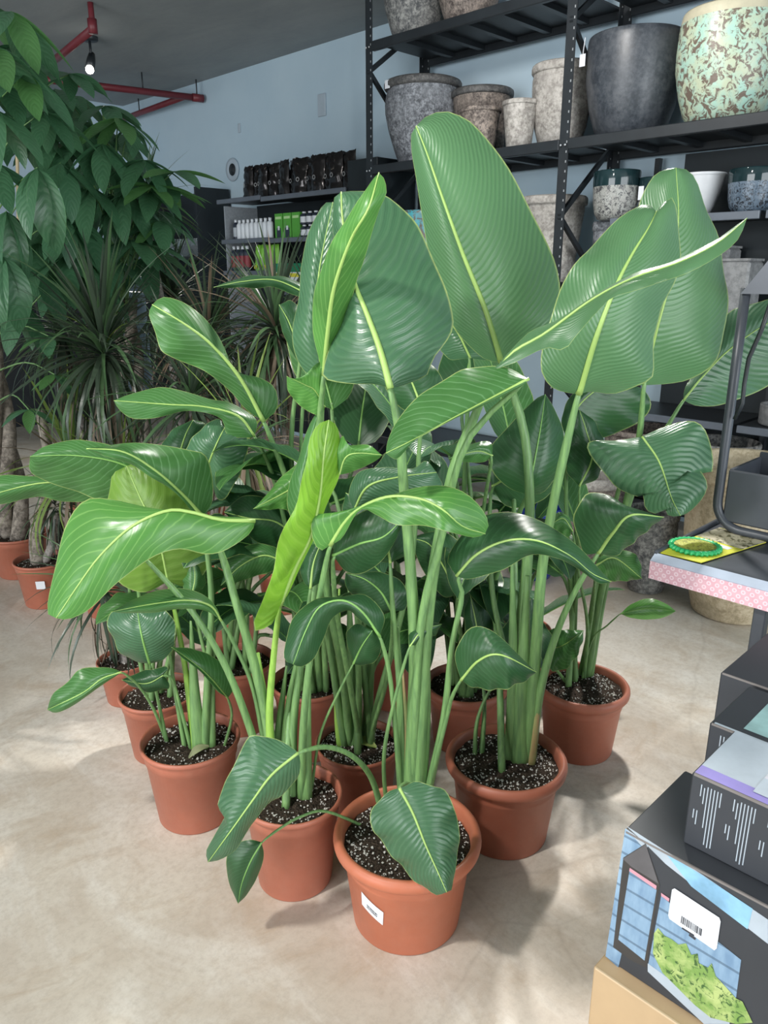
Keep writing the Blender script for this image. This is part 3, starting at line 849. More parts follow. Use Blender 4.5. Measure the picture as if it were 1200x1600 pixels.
rngF = random.Random(5)
for (p, x, y, F, az, el, L, W) in [
        ('6', 600, 900, 2.0, 60, 35, .34, .17), ('6', 520, 760, 2.05, 100, 40, .36, .17), ('6', 600, 820, 2.1, -30, 50, .36, .18), ('6', 560, 950, 2.0, 150, 30, .3, .15),
        ('10', 700, 800, 2.3, 40, 50, .4, .2), ('10', 690, 880, 2.2, 120, 30, .36, .18), ('10', 720, 900, 2.25, 190, 20, .32, .17), ('10', 780, 800, 2.35, -60, 40, .38, .2),
        ('10', 780, 900, 2.2, 170, 15, .32, .16), ('10', 650, 700, 2.3, 80, 60, .42, .2), ('10', 720, 640, 2.35, -20, 60, .42, .2), ('10', 780, 960, 2.15, 200, 10, .3, .16),
        ('9', 500, 820, 2.3, 60, 50, .38, .18), ('9', 450, 900, 2.25, 120, 30, .36, .16), ('9', 560, 700, 2.35, -10, 60, .42, .2), ('9', 520, 640, 2.35, 30, 60, .42, .2), ('9', 420, 940, 2.2, 150, 20, .32, .15),
        ('9', 560, 860, 2.3, 180, 30, .36, .18), ('11', 380, 800, 2.4, 60, 45, .38, .17), ('11', 400, 870, 2.35, 110, 30, .36, .16), ('11', 360, 900, 2.3, 160, 15, .32, .15), ('11', 330, 850, 2.4, 90, 25, .34, .15),
        ('2', 760, 880, 2.05, 160, 25, .34, .17), ('2', 800, 700, 2.1, 20, 60, .4, .2), ('3', 900, 820, 2.35, 20, 50, .36, .18), ('3', 880, 900, 2.3, 60, 30, .34, .16), ('7', 300, 900, 2.3, 70, 30, .32, .15), ('7', 260, 940, 2.25, 150, 20, .28, .13),
        ('5', 330, 1010, 2.05, 60, 35, .26, .12), ('4', 470, 1020, 1.82, 70, 40, .28, .13), ('6', 600, 1020, 1.95, 20, 40, .28, .13)]:
    gen_leaf(p, x, y, F, az, el, L, W, rngF.choice(('dark', 'mid', 'gloss')), rngF.uniform(.3, .8), rngF.uniform(-25, 25))

rngG = random.Random(11)
for i in range(46):
    x = rngG.uniform(400, 880)
    y = rngG.uniform(700, 1010)
    F = rngG.uniform(2.12, 2.6)
    p = '11' if x < 440 else ('9' if x < 520 else ('12' if x < 660 else ('10' if x < 770 else '13')))
    if p in ('12', '13'):
        F = rngG.uniform(2.3, 2.7)
    gen_leaf(p, x, y, F, 180 + rngG.uniform(-110, 110), rngG.uniform(5, 60), rngG.uniform(.28, .4), rngG.uniform(.14, .2), rngG.choice(('dark', 'mid', 'gloss')), rngG.uniform(.4, .9), rngG.uniform(-30, 30))

# stout overlapping bases, dry sheaths and little sprouts
def stem(p, pts, r0, r1, m, flat=1.0, name='stem'):
    P = PLANTS[p]
    b0 = stalk_base(P, *pts[0])
    F0 = fwd(b0)
    cv = [b0] + [at(x, y, F0 + (d if len(q_) else 0)) for (x, y, *q_) in pts[1:] for d in [q_[0] if q_ else 0]]
    cv = [Vector(x) for x in catmull(cv, 14)]
    v, f = tube_vf(cv, [r0 + (r1 - r0) * (i / 13) ** 1.3 for i in range(14)], 10, True, flat, (Q, -Q, 0))
    wobj(name, v, f, M[m], P['root'])
stem('1', [(658, 1232), (662, 1120), (666, 960)], .026, .005, 'stalk', .8)
stem('1', [(630, 1232), (627, 1130), (622, 980)], .018, .003, 'stalk', .8)
stem('1', [(650, 1250), (648, 1150, -.012), (652, 985, -.01)], .017, .004, 'sheath', .5, 'dry_sheath')
stem('1', [(634, 1248), (637, 1160, -.012), (629, 1045, -.006)], .012, .002, 'sheath', .5, 'dry_sheath')
stem('2', [(812, 1192), (816, 1080), (824, 900)], .03, .006, 'stalk', .75)
stem('2', [(800, 1190), (802, 1060), (800, 860)], .022, .003, 'stalk', .8)
stem('2', [(830, 1196), (840, 1110, -.008), (851, 1030, -.006)], .011, .003, 'sheath', .6, 'dry_sheath')
stem('3', [(918, 1058), (925, 980), (935, 870)], .018, .003, 'stalk_dark', .8)
stem('4', [(420, 1222), (416, 1120), (403, 1020)], .02, .004, 'stalk_bright', .8)
stem('4', [(432, 1228), (436, 1140), (448, 1040)], .016, .003, 'stalk', .8)
stem('4', [(478, 1252), (480, 1140), (484, 1030)], .016, .003, 'stalk', .8)
stem('5', [(312, 1172), (304, 1080), (298, 970)], .022, .003, 'stalk', .8)
stem('5', [(330, 1170), (332, 1080), (336, 980)], .012, .002, 'stalk', .8)
stem('6', [(552, 1165), (550, 1080), (545, 920)], .026, .003, 'stalk_dark', .8)
stem('6', [(534, 1168), (528, 1100), (530, 920)], .014, .003, 'stalk_bright', .8)
stem('6', [(580, 1165), (578, 1090), (590, 960)], .014, .002, 'stalk_dark', .8)

# fallen leaves lying on the soil
def fallen(p, px, py, az, L, W, m):
    P = PLANTS[p]
    c = onz(px, py, P['z'] + .016)
    d = Vector((math.cos(az), math.sin(az), 0)); s_ = Vector((-d.y, d.x, 0))
    N = 9
    Mi = [c + d * (L * (i / 8 - .5)) + Vector((0, 0, .012 * math.sin(3.14 * i / 8))) for i in range(N)]
    w = [W * math.sin(3.14159 * min(.98, max(.02, i / 8))) for i in range(N)]
    leaf_surface('fallen_leaf', Mi, [a + s_ * b + Vector((0, 0, .006)) for a, b in zip(Mi, w)], [a - s_ * b for a, b in zip(Mi, w)], m, P['root'], 3)
M['leaf_dry'] = leaf_mat('leaf_dry_pale', (0.34, 0.36, 0.2), (0.42, 0.4, 0.26), rough=.6, bump=.2)
M['leaf_wilt'] = leaf_mat('leaf_wilted_yellow_green', (0.3, 0.38, 0.1), (0.42, 0.46, 0.2), rough=.6, bump=.2)
fallen('5', 311, 1176, .1, .07, .012, M['leaf_dry'])
fallen('6', 570, 1164, -1.2, .075, .018, M['leaf_wilt'])

# barcode sticker on the front pot
def sticker():
    P = PLANTS['1']
    c = P['c']; r = P['ro']; H = P['H']
    def pt(a, z, off=.0012):
        k = (z / H)
        rr = r * (0.735 + (0.845 - 0.735) * min(1, k / .7)) + off
        return c + Vector((math.cos(a) * rr, math.sin(a) * rr, z))
    p = at(575, 1413, P['F'] - .13)
    a0 = math.atan2(p.y - c.y, p.x - c.x)
    z0 = .125
    def patch(a1, a2, z1, z2, off, tilt=-.075):
        v = []; f = []
        n = 6
        for i in range(n + 1):
            a = a1 + (a2 - a1) * i / n
            sh = tilt * (a - a0)
            v += [pt(a + (z1 - z0) * .6, z1 + sh, off), pt(a + (z2 - z0) * .6, z2 + sh, off)]
        for i in range(n):
            f.append((2 * i, 2 * i + 2, 2 * i + 3, 2 * i + 1))
        return v, f
    da = .2
    v, f = patch(a0 - da, a0 + da, z0 - .021, z0 + .021, .0012)
    st = wobj('price_sticker', v, f, M['paper'], P['pot'])
    st['label'] = 'white barcode price sticker'
    mb = MB()
    rng = random.Random(3)
    for row, (za, zb) in enumerate(((-.004, .001), (-.010, -.006))):
        a = a0 - .09
        while a < a0 + .1:
            w = rng.uniform(.004, .012)
            mb.add(*patch(a, a + w, z0 + za, z0 + zb, .0017))
            a += w + rng.uniform(.004, .01)
    # printed bars belong to the sticker's face
    mbv = mb
    o = mbv.build('sticker_print', M['ink'], P['pot'])
    o['kind'] = 'stuff'
sticker()
# ------------------------------------------------------------------ pot rack along the right wall
M['rack'] = plain('black_powder_coat', (0.016, 0.02, 0.024), 0.42, 0.2, 8)
M['rack_dark'] = plain('black_panel', (0.010, 0.016, 0.02), 0.6, 0.2, 6)
M['rail'] = plain('grey_price_rail', (0.12, 0.14, 0.17), 0.35, 0.1, 8)
M['bolt'] = plain('zinc_bolt', (0.6, 0.62, 0.64), 0.35, 0.1, 30, 0.7)
RX0, RX1 = 4.0, 4.57
RY = [4.14, 2.59, 1.02]
rack = empty('storage_rack', (RX0, 2.6, 0), 'black bolted steel storage rack holding rows of large ceramic pots', 'rack')
for y in RY:
    for x in (RX0, RX1):
        sx = 1 if x == RX0 else -1
        mb = MB().box((x - .003, y - .03, 0), (x + .003, y + .03, CZ - .03)).box((x, y + .024, 0), (x + .045 * sx, y + .03, CZ - .03))
        po = mb.build('post', M['rack'], rack)
        sb = MB()
        z = .1
        while z < 3.2:
            sb.box((x - .0045, y - .021, z), (x - .003, y - .015, z + .012))
            sb.box((x + .02 * sx - .002, y + .0225, z + .02), (x + .02 * sx + .004, y + .0242, z + .03))
            z += .05
        sb.build('slot_row', M['bolt'], po)['kind'] = 'stuff'
    # end frame braces
    zz = [.12, .55, .96, 1.39, 1.82, 2.28, 2.8, 3.2]
    for i in range(len(zz) - 1):
        xa, xb = (RX0, RX1) if i % 2 == 0 else (RX1, RX0)
        MB().bar((xa, y, zz[i]), (xb, y, zz[i + 1]), .02, .028).build('brace', M['rack'], rack)
def rack_shelf(ya, yb, z, lip=.055):
    mb = MB().box((RX0, yb + .03, z - .012), (RX1, ya - .03, z))
    n = int(round((ya - yb) / .26))
    sh = mb.build('shelf_board', M['rack'], rack)
    MB().box((RX0 - .012, yb + .03, z - lip), (RX0 + .02, ya - .03, z + .002), .004).build('shelf_beam', M['rack'], rack)
    MB().box((RX1 - .02, yb + .03, z - lip), (RX1 + .012, ya - .03, z + .002), .004).build('shelf_beam', M['rack'], rack)
    for i in range(1, n):
        y = yb + (ya - yb) * i / n
        MB().box((RX0 + .02, y - .02, z - .04), (RX1 - .02, y + .02, z - .012)).build('cross_bar', M['rack'], rack)
for z in (2.97, 2.22, .35):
    for a, b in zip(RY, RY[1:]):
        rack_shelf(a, b, z)
rack_shelf(RY[0], RY[1], 1.46)
for y in RY[:2]:
    for z in (2.19, 2.94):
        for dy in (-.014, .014):
            MB().box((RX0 - .018, y + dy - .005, z - .005), (RX0 - .011, y + dy + .005, z + .005), .002).build('bolt', M['bolt'], rack)

def stone(name, a, b, c, scale=26, rough=.75, bump=.5):
    k = NT(name)
    o = k.obj()
    n = k.noise(scale, 6, .7, o)
    n2 = k.noise(4.5, 4, .6, o, .6)
    n3 = k.noise(scale * 3, 4, .7, o)
    c1 = k.ramp(k.math('MULTIPLY_ADD', n3, .45, k.math('MULTIPLY', n, .55)), [(.42, a), (.5, b), (.58, c)])
    c2 = k.mix(k.ramp(n2, [(.45, (0, 0, 0)), (.7, (.7, .7, .7))]), c1, k.mix(n3, tuple(x * .6 for x in b), c))
    k.set(Base_Color=c2, Roughness=rough)
    k.bump(n, bump, .008)
    return k.m
M['st_grey'] = stone('weathered_grey_glaze', (.07, .075, .08), (.19, .19, .185), (.36, .36, .34))
M['st_blue'] = stone('weathered_blue_grey_glaze', (.06, .065, .075), (.16, .17, .19), (.33, .35, .38))
M['st_brown'] = stone('weathered_brown_glaze', (.07, .055, .05), (.19, .16, .14), (.34, .28, .24))
M['st_pale'] = stone('pale_stone_glaze', (.22, .2, .185), (.36, .34, .31), (.5, .47, .44), 18)
M['st_char'] = stone('charcoal_terrazzo', (.03, .036, .045), (.05, .058, .07), (.075, .083, .095), 14, .4, .1)
M['st_rim'] = stone('dark_rim_glaze', (.04, .04, .042), (.08, .08, .08), (.15, .145, .14), 30, .55, .2)
def crackle(name, ground, light, dark, scale, thr=.5, rough=.35):
    k = NT(name)
    o = k.obj()
    v = k.n('TexVoronoi', feature='SMOOTH_F1')
    v.inputs['Scale'].default_value = scale
    k.l(k.mix(.12, o, k.n('TexNoise').outputs[1]), v.inputs['Vector'])
    n = k.noise(scale * .8, 5, .65, o, 1.0)
    n2 = k.noise(scale * .35, 3, .6, o)
    c1 = k.mix(k.ramp(n2, [(.4, (0, 0, 0)), (.62, (1, 1, 1))]), ground, light)
    c2 = k.mix(k.ramp(n, [(thr, (0, 0, 0)), (thr + .06, (1, 1, 1))]), c1, dark)
    k.set(Base_Color=c2, Roughness=rough)
    k.bump(k.math('MULTIPLY', n, -1.0), .4, .006)
    return k.m
M['mint'] = crackle('mint_flaked_glaze', (.5, .56, .4), (.4, .62, .52), (.17, .13, .1), 34, .5)
M['cream'] = plain('cream_glaze', (.56, .52, .38), .4, .1, 14)
M['lace'] = crackle('grey_lace_glaze', (.3, .3, .28), (.36, .37, .35), (.07, .07, .075), 75, .5)
M['lace_blue'] = crackle('blue_lace_glaze', (.1, .14, .19), (.16, .21, .27), (.025, .03, .04), 75, .5, .2)
M['turq'] = crackle('turquoise_patch_glaze', (.16, .2, .2), (.07, .42, .5), (.13, .11, .09), 22, .48)
M['gl_dark'] = plain('glossy_dark_teal_glaze', (.012, .03, .034), .08, .2, 6)
M['gl_white'] = plain('white_ribbed_glaze', (.6, .62, .65), .35, .05, 20)
M['gl_blue'] = plain('cobalt_blue_glaze', (.012, .03, .2), .15, .2, 6)
M['beige'] = stone('sand_coloured_stone', (.38, .31, .2), (.52, .43, .29), (.62, .53, .38), 22, .8)

def vase(name, c, d, h, style, m, label, cat='plant pot', group=None, m2=None, seg=48):
    r = d / 2
    c = Vector(c)
    root = empty(name, c, label, cat, group)
    if style == 'urn':
        body = [(.0, 0), (.56, 0), (.6, .012), (.74, .2), (.88, .42), (.965, .62), (.975, .74), (.95, .83), (.925, .87), (.915, .9)]
        rim = [(.9, .895), (.97, .9), (1.0, .92), (1.0, .965), (.97, .99), (.92, 1.0), (.86, .985), (.84, .93), (.82, .8)]
    elif style == 'taper':
        body = [(.0, 0), (.66, 0), (.69, .01), (.76, .3), (.85, .6), (.9, .77), (.915, .78), (.905, .8), (.92, .82), (.925, .88), (.93, .9)]
        rim = [(.92, .895), (.985, .9), (1.0, .92), (1.0, .96), (.985, .985), (.94, 1.0), (.88, .99), (.86, .94), (.83, .75)]
    elif style == 'belly':
        body = [(.0, 0), (.6, 0), (.66, .012), (.83, .25), (.93, .5), (.96, .72), (.955, .82), (.93, .87), (.93, .89)]
        rim = [(.92, .885), (.97, .89), (1.0, .91), (1.0, .955), (.975, .985), (.93, 1.0), (.87, .985), (.85, .93), (.83, .75)]
    elif style == 'tub':
        body = [(.0, 0), (.58, 0), (.63, .01), (.75, .1), (.88, .3), (.98, .56), (1.0, .75), (.995, .9)]
        rim = [(.995, .895), (.99, .95), (.975, .99), (.955, 1.0), (.925, .995), (.91, .97), (.9, .8)]
    elif style == 'barrel':
        body = [(.0, 0), (.58, 0), (.63, .008), (.77, .11), (.9, .3), (.99, .52), (1.0, .66), (.985, .84), (.975, .9)]
        rim = [(.972, .895), (.955, .95), (.94, .985), (.915, 1.0), (.885, .99), (.87, .96), (.88, .8)]
    elif style == 'tumbler':
        body = [(.0, 0), (.62, 0), (.72, .02), (.86, .14), (.94, .36), (.975, .6), (.99, .68)]
        rim = [(.988, .675), (.995, .8), (1.0, .97), (.985, 1.0), (.95, 1.0), (.935, .96), (.92, .7)]
    elif style == 'bowl':
        body = [(.0, 0), (.42, 0), (.45, .02), (.6, .2), (.78, .5), (.92, .8), (.96, .92)]
        rim = [(.955, .915), (.985, .94), (1.0, .97), (.985, 1.0), (.95, 1.0), (.92, .97), (.8, .6)]
    else:  # block
        body = [(.0, 0), (.92, 0), (.96, .02), (1.0, .1), (1.0, .9)]
        rim = [(1.0, .89), (1.0, .97), (.98, 1.0), (.9, 1.0), (.86, .97), (.86, .8)]
    bo = MB().lathe(c, [(a * r, b * h) for a, b in body], seg).build('body', m, root, True)
    MB().lathe(c, [(a * r, b * h) for a, b in rim], seg).build('rim', m2 or m, root, True)
    return root

def tagcard(root, p, w, h, m='paper', name='price_tag', nrm=(-1, 0, 0)):
    p = Vector(p)
    MB().box((p.x - .002, p.y - w / 2, p.z - h / 2), (p.x, p.y + w / 2, p.z + h / 2)).build(name, M[m], root)

SZ = 2.222
PX = 4.27
def rp(l, r, top, style, m, label, x=PX, z=SZ, m2=None, h=None, name='ceramic_pot', group=None):
    """pot on a shelf from its left, right and top in the photo, its depth on the shelf known"""
    ry = ray((l + r) / 2, top)
    t = x / (Q * (ry[0] + ry[1]))
    d = (r - l) / FPX * t * 1.0
    c = onx((l + r) / 2, top, x)
    hh = h or (c.z - z)
    return vase(name, (x, c.y, z), d, hh, style, M[m], label, 'plant pot', group, M[m2] if m2 else None), c, d, hh
a, c, d, h = rp(600, 722, 128, 'urn', 'st_blue', 'large blue grey weathered urn with dark rim on rack beside the end post', m2='st_rim')
tagcard(a, (c.x - d / 2 * .93, c.y + d * .18, SZ + h * .93), .045, .05)
rp(705, 803, 142, 'taper', 'st_brown', 'brown weathered pot with ringed neck behind a smaller nested pot', m2='st_rim', x=4.41)
rp(718, 784, 170, 'taper', 'st_brown', 'small rusty brown ringed pot standing before a larger brown pot', x=4.09)
rp(785, 842, 158, 'taper', 'st_pale', 'small pale stone pot between brown pots and tall pale pot', x=4.1)
rp(832, 930, 102, 'belly', 'st_pale', 'tall pale stone pot with rolled rim behind the rack post', x=4.27)
a, c, d, h = rp(921, 1071, 58, 'tub', 'st_char', 'large dark charcoal tub pot with hanging white price tag', x=4.29)
tagcard(a, (c.x - d / 2 * .86, c.y + d * .37, SZ + h * .77), .035, .06)
MB().bar((c.x - d / 2 * .86, c.y + d * .37, SZ + h * .83), (c.x - d / 2 * .84, c.y + d * .36, SZ + h * .985), .003).build('tag_string', M['paper'], a)
rp(1068, 1232, 18, 'barrel', 'mint', 'large round pot with mint green flaked glaze and cream rim', x=4.29, m2='cream')
rp(596, 705, -55, 'urn', 'st_grey', 'grey speckled urn on the top rack shelf beside the end post', z=2.972, m2='st_rim')
rp(680, 790, -75, 'urn', 'st_brown', 'brown speckled urn on the top rack shelf', z=2.972)
rp(812, 918, 308, 'taper', 'st_pale', 'tall pale speckled pot on lower rack shelf behind bird of paradise leaves', z=1.462, x=4.3)
rp(622, 690, 330, 'tub', 'turq', 'pot with turquoise patches under the blue grey urn', z=1.462, x=4.2)
MBt = PLANTS and None
vase('ceramic_pot', (4.33, 2.455, 1.302), .2, .5, 'taper', M['st_blue'], 'tall blue grey weathered pot below the small lace glazed pot', 'plant pot')

# ---- wall shelving with small pots (right bay)
sh = rack
MB().box((4.585, .5, .05), (4.62, 2.16, 2.16)).build('back_panel', M['rack_dark'], sh)
for z in (1.8, 1.3, .75, .25):
    for (ya, yb) in ((1.07, 1.5), (1.53, 2.33 if z != 1.3 else 2.555)):
        s_ = MB().box((4.12, ya, z - .015), (4.585, yb, z)).build('shelf_board', M['rack'], sh)
        MB().box((4.1, ya, z - .035), (4.12, yb, z + .004), .003).build('price_rail', M['rail'], s_)
for y in (1.515, 2.31):
    MB().box((4.55, y - .015, 0), (4.585, y + .015, 2.15)).build('upright', M['rack'], sh)
zs = 1.8015
rp(929, 1001, 268, 'tumbler', 'lace', 'grey lace glazed pot with glossy dark teal band at shelf end', z=zs, x=4.22, m2='gl_dark')
a, c, d, h = rp(1000, 1052, 278, 'tumbler', 'lace', 'grey lace glazed pot with white tag behind tall leaf tip', z=zs, x=4.3, m2='gl_dark')
tagcard(a, (c.x - d / 2, c.y + d * .2, zs + h * .62), .03, .07)
rp(1062, 1134, 272, 'bowl', 'gl_white', 'white ribbed bowl pot on dark shelf beside the blue glazed pot', z=zs, x=4.22)
rp(1143, 1222, 264, 'tumbler', 'lace_blue', 'blue lace glazed pot with glossy black band on dark shelf', z=zs, x=4.2, m2='gl_dark')
M['cement'] = stone('grey_cement', (.17, .175, .18), (.22, .225, .23), (.28, .285, .29), 16, .8, .2)
def square_pot(c, w, h, label):
    c = Vector(c)
    root = empty('square_pot', c, label, 'plant pot')
    mb = MB().box((c.x - w / 2, c.y - w / 2, c.z), (c.x + w / 2, c.y + w / 2, c.z + h), .012)
    mb.build('body', M['cement'], root)
    mb = MB()
    for (x0, x1, y0, y1) in ((-.5, .5, -.5, -.42), (-.5, .5, .42, .5), (-.5, -.42, -.42, .42), (.42, .5, -.42, .42)):
        mb.box((c.x + x0 * w, c.y + y0 * w, c.z + h), (c.x + x1 * w, c.y + y1 * w, c.z + h + .012))
    mb.build('rim', M['cement'], root)
square_pot((4.42, 1.83, 1.3015), .17, .34, 'square grey cement pot standing behind a shorter cement pot')
square_pot((4.23, 1.65, 1.3015), .19, .27, 'square grey cement pot in front of a taller cement pot')

# big bowls and planters standing low in front of the rack
def low(px, py, F, d, h, style, m, label, m2=None, z=0.0):
    p = at(px, py, F)
    return vase('planter', (p.x, p.y, z), d, h, style, M[m], label, 'planter', None, M[m2] if m2 else None)
def rimpot(l, r, y, x, z, style, m, label, m2=None, name='planter'):
    ry = ray((l + r) / 2, y)
    t = x / (Q * (ry[0] + ry[1]))
    c = onx((l + r) / 2, y, x)
    return vase(name, (x, c.y, z), (r - l) / FPX * t, c.z - z, style, M[m], label, 'planter', None, M[m2] if m2 else None)
rimpot(855, 985, 735, 3.55, 0, 'belly', 'st_brown', 'wide brown weathered planter on floor behind the bird of paradise stalks', 'st_pale')
rimpot(946, 1066, 668, 4.27, .353, 'belly', 'st_brown', 'wide mauve brown bowl planter on the bottom rack shelf')
rimpot(1072, 1186, 688, 4.27, .353, 'belly', 'st_grey', 'grey stone bowl planter behind the sand coloured planter')
rimpot(1082, 1265, 718, 3.48, 0, 'belly', 'beige', 'sand coloured round planter with rolled rim behind the shelf cart')
rimpot(805, 880, 790, 3.2, 0, 'tub', 'gl_blue', 'cobalt blue glazed planter behind bird of paradise stalks')
rimpot(1192, 1268, 632, 4.3, .752, 'block', 'cement', 'tall grey cylinder pot with turquoise lower band')
rimpot(980, 1062, 795, 3.45, 0, 'belly', 'st_grey', 'grey weathered planter on floor beneath drooping leaf')

# ---- gondola with garden supplies
g = empty('shelving_unit', (4.2, 5.4, 0), 'dark shelving unit stocked with black pouches, white bottles and plant food', 'shelf')
MB().box((4.6, 4.35, .05), (4.63, 6.28, 2.12)).build('back_panel', M['rack_dark'], g)
MB().box((4.23, 4.3, .0), (4.63, 4.62, 2.32), .004).build('end_panel', M['rack_dark'], g)
M['mesh_grey'] = plain('grey_perforated_side', (.3, .33, .36), .5, .15, 40)
MB().box((4.24, 6.275, .05), (4.6, 6.29, 2.1)).build('side_panel', M['mesh_grey'], g)
for z, ya, yb in ((2.135, 4.62, 5.68), (2.15, 5.69, 6.34), (1.8, 4.62, 5.6), (1.81, 5.61, 6.3), (1.38, 4.62, 5.6), (1.54, 5.61, 6.3), (1.1, 4.62, 6.3), (.6, 4.62, 6.3)):
    s_ = MB().box((4.22, ya, z - .02), (4.6, yb, z)).build('shelf_board', M['rack'], g)
    MB().box((4.2, ya, z - .035), (4.22, yb, z + .003), .003).build('price_rail', M['rail'], s_)
M['pouch'] = plain('black_foil_pouch', (.035, .032, .032), .15, .4, 30, .7, .6)
M['pouch_label'] = plain('pouch_print_grey', (.3, .3, .3), .5, .1)
def pouch_mesh(seed):
    rng = random.Random(seed)
    v = []; f = []
    nx, nz = 8, 12
    w, h = .15, .25
    for side in (-1, 1):
        for i in range(nz + 1):
            for j in range(nx + 1):
                u = j / nx - .5; t = i / nz
                th = .045 * (1 - (2 * u) ** 2) ** .5 * (1 - t) ** .45 * (1 if t > .02 else .9)
                cr = rng.uniform(-.008, .008) * (1 if 0 < j < nx else 0)
                v.append((side * th * 1.0 + side * .001 + cr * side, u * w * (1 - .1 * math.sin(t * 3.1)), t * h + (rng.uniform(-.009, .009) if i == nz else 0)))
    W = nx + 1
    off = (nz + 1) * W
    for i in range(nz):
        for j in range(nx):
            a = i * W + j
            f.append((a, a + W, a + W + 1, a + 1))
            f.append((off + a, off + a + 1, off + a + W + 1, off + a + W))
    return mesh('pouch_body', v, f, M['pouch'])
pm = [pouch_mesh(s_) for s_ in range(4)]
rngP = random.Random(8)
def pouch(y, x, z, sc, label, k):
    root = empty('foil_pouch', (x, y, z), label, 'pouch', 'black foil pouches on the top supply shelf')
    T = Matrix.Translation((x, y, z)) @ Matrix.Rotation(rngP.uniform(-.25, .25), 4, 'Z') @ Matrix.Scale(sc, 4)
    b = link('pouch_body', pm[k % 4], root, T)
    v, f = lathe_vf((0, 0, 0), [(.010, 0), (.016, 0)], 14)
    me = mesh('emblem', [T @ Vector((-.046 * 1.0 - .003, q_.x, .1 + q_.y)) - root.location for q_ in v], f, M['pouch_label'])
    link('printed_emblem', me, root)
PL = 'glossy black foil pouch standing on the top supply shelf'
for k in range(4):
    pouch(6.02 - k * .105, 4.34 + (k % 2) * .03, 2.151, 1.06, 'glossy black foil pouch in the row of four nearest the round wall speaker', k)
for k in range(8):
    pouch(5.5 - k * .108, 4.33 + (k % 2) * .03, 2.136 if 5.5 - k * .108 < 5.68 else 2.151, 1.12, 'glossy black foil pouch in the long row nearest the black end panel', k)
for k in range(3):
    pouch(5.62 - k * .16, 4.49, 2.151 if 5.62 - k * .16 > 5.69 else 2.136, .92, 'smaller black foil pouch standing behind the front row of pouches', k + 1)
M['white_pl'] = plain('white_plastic', (.72, .76, .8), .4, .03)
M['grey_lbl'] = plain('grey_label', (.42, .46, .5), .5, .1)
M['green_box'] = plain('green_carton', (.1, .4, .05), .5, .06)
M['green_pale'] = plain('pale_green_print', (.5, .75, .35), .5, .06)
M['red_lbl'] = plain('red_label', (.25, .03, .04), .5, .1)
M['lime'] = plain('lime_pouch', (.22, .55, .06), .4, .1)
M['yellow'] = plain('yellow_print', (.7, .65, .05), .5, .06)
M['emerald'] = plain('emerald_carton', (.01, .22, .1), .5, .06)
M['navy'] = plain('dark_bottle', (.03, .04, .06), .3, .1)
def bottle(x, y, z, w, h, mbody, mcap, mlab, label, group):
    root = empty('bottle', (x, y, z), label, 'bottle', group)
    c = Vector((x, y, z)); r = w / 2
    MB().lathe(c, [(0, 0), (r * .95, 0), (r, .004), (r, h * .72), (r * .85, h * .79), (r * .42, h * .85), (r * .42, h * .88)], 18).build('bottle_body', M[mbody], root, True)
    MB().lathe(c, [(r * .48, h * .87), (r * .5, h * .875), (r * .5, h), (0, h)], 14).build('cap', M[mcap], root, True)
    MB().lathe(c, [(r * 1.01, h * .15), (r * 1.012, h * .16), (r * 1.012, h * .6), (r * 1.01, h * .61)], 18).build('bottle_label', M[mlab], root, True)
WB = 'slim white bottle in the row beside the green cartons'
bottle(4.28, 6.17, 1.811, .055, .17, 'navy', 'white_pl', 'grey_lbl', 'dark bottle with white cap beginning the row of white bottles', None)
for k in range(8):
    bottle(4.28, 6.11 - k * .064, 1.811, .06, .165, 'white_pl', 'white_pl', 'white_pl', WB, 'white bottles on the supply shelf')
for k in range(3):
    y0 = 5.575 - k * .115
    root = empty('carton', (4.3, y0 - .05, 1.80), 'bright green plant food carton with pale print beside white bottles', 'carton', 'green plant food cartons')
    MB().box((4.26, y0 - .105, 1.801), (4.34, y0 - .003, 2.0), .002).build('carton_body', M['green_box'], root)
    MB().box((4.2585, y0 - .095, 1.955), (4.26, y0 - .015, 1.975)).build('printed_title', M['green_pale'], root)
    if k < 2:
        MB().box((4.258, y0 - .085, 1.81), (4.26, y0 - .03, 1.885)).build('printed_picture', M['navy'], root)
        MB().box((4.2575, y0 - .07, 1.868), (4.259, y0 - .045, 1.9)).build('printed_cap', M['white_pl'], root)
for lv in range(2):
    for k in range(7):
        bottle(4.28 + .0 * lv, 5.2 - k * .075, 1.801 + lv * .1, .068, .098, 'navy', 'white_pl', 'white_pl', ('squat dark white labelled bottle in the upper tier beside green cartons' if lv else 'squat dark white labelled bottle in the bottom tier beside green cartons'), 'stacked dark bottles on the supply shelf')
for k in range(4):
    bottle(4.28, 6.22 - k * .068, 1.541, .062, .215, 'navy', 'white_pl', 'red_lbl', 'dark bottle with red label and white cap on the lowest visible supply shelf', 'red labelled bottles')
for k in range(5):
    y0 = 5.93 - k * .068
    root = empty('seed_pouch', (4.3, y0, 1.541), 'lime green upright pouch beside the red labelled bottles', 'pouch', 'lime green pouches')
    b = link('pouch_body', pm[k % 4].copy(), root, Matrix.Translation((4.34, y0, 1.541)) @ Matrix.Diagonal((.8, .45, .88, 1)))
    b.data.materials[0] = M['lime']
    MB().box((4.298, y0 - .02, 1.56), (4.302, y0 + .02, 1.59)).build('printed_band', M['yellow'], root)
for k in range(3):
    y0 = 5.58 - k * .2
    root = empty('carton', (4.22, y0, 1.38), 'white carton with emerald green lid on the low supply shelf', 'carton', 'emerald lidded cartons')
    MB().box((4.23, y0 - .19, 1.381), (4.4, y0, 1.53), .002).build('carton_body', M['white_pl'], root)
    MB().box((4.227, y0 - .192, 1.53), (4.402, y0 + .002, 1.6), .002).build('carton_lid', M['emerald'], root)
    MB().box((4.228, y0 - .15, 1.49), (4.23, y0 - .03, 1.52)).build('printed_band', M['yellow'], root)

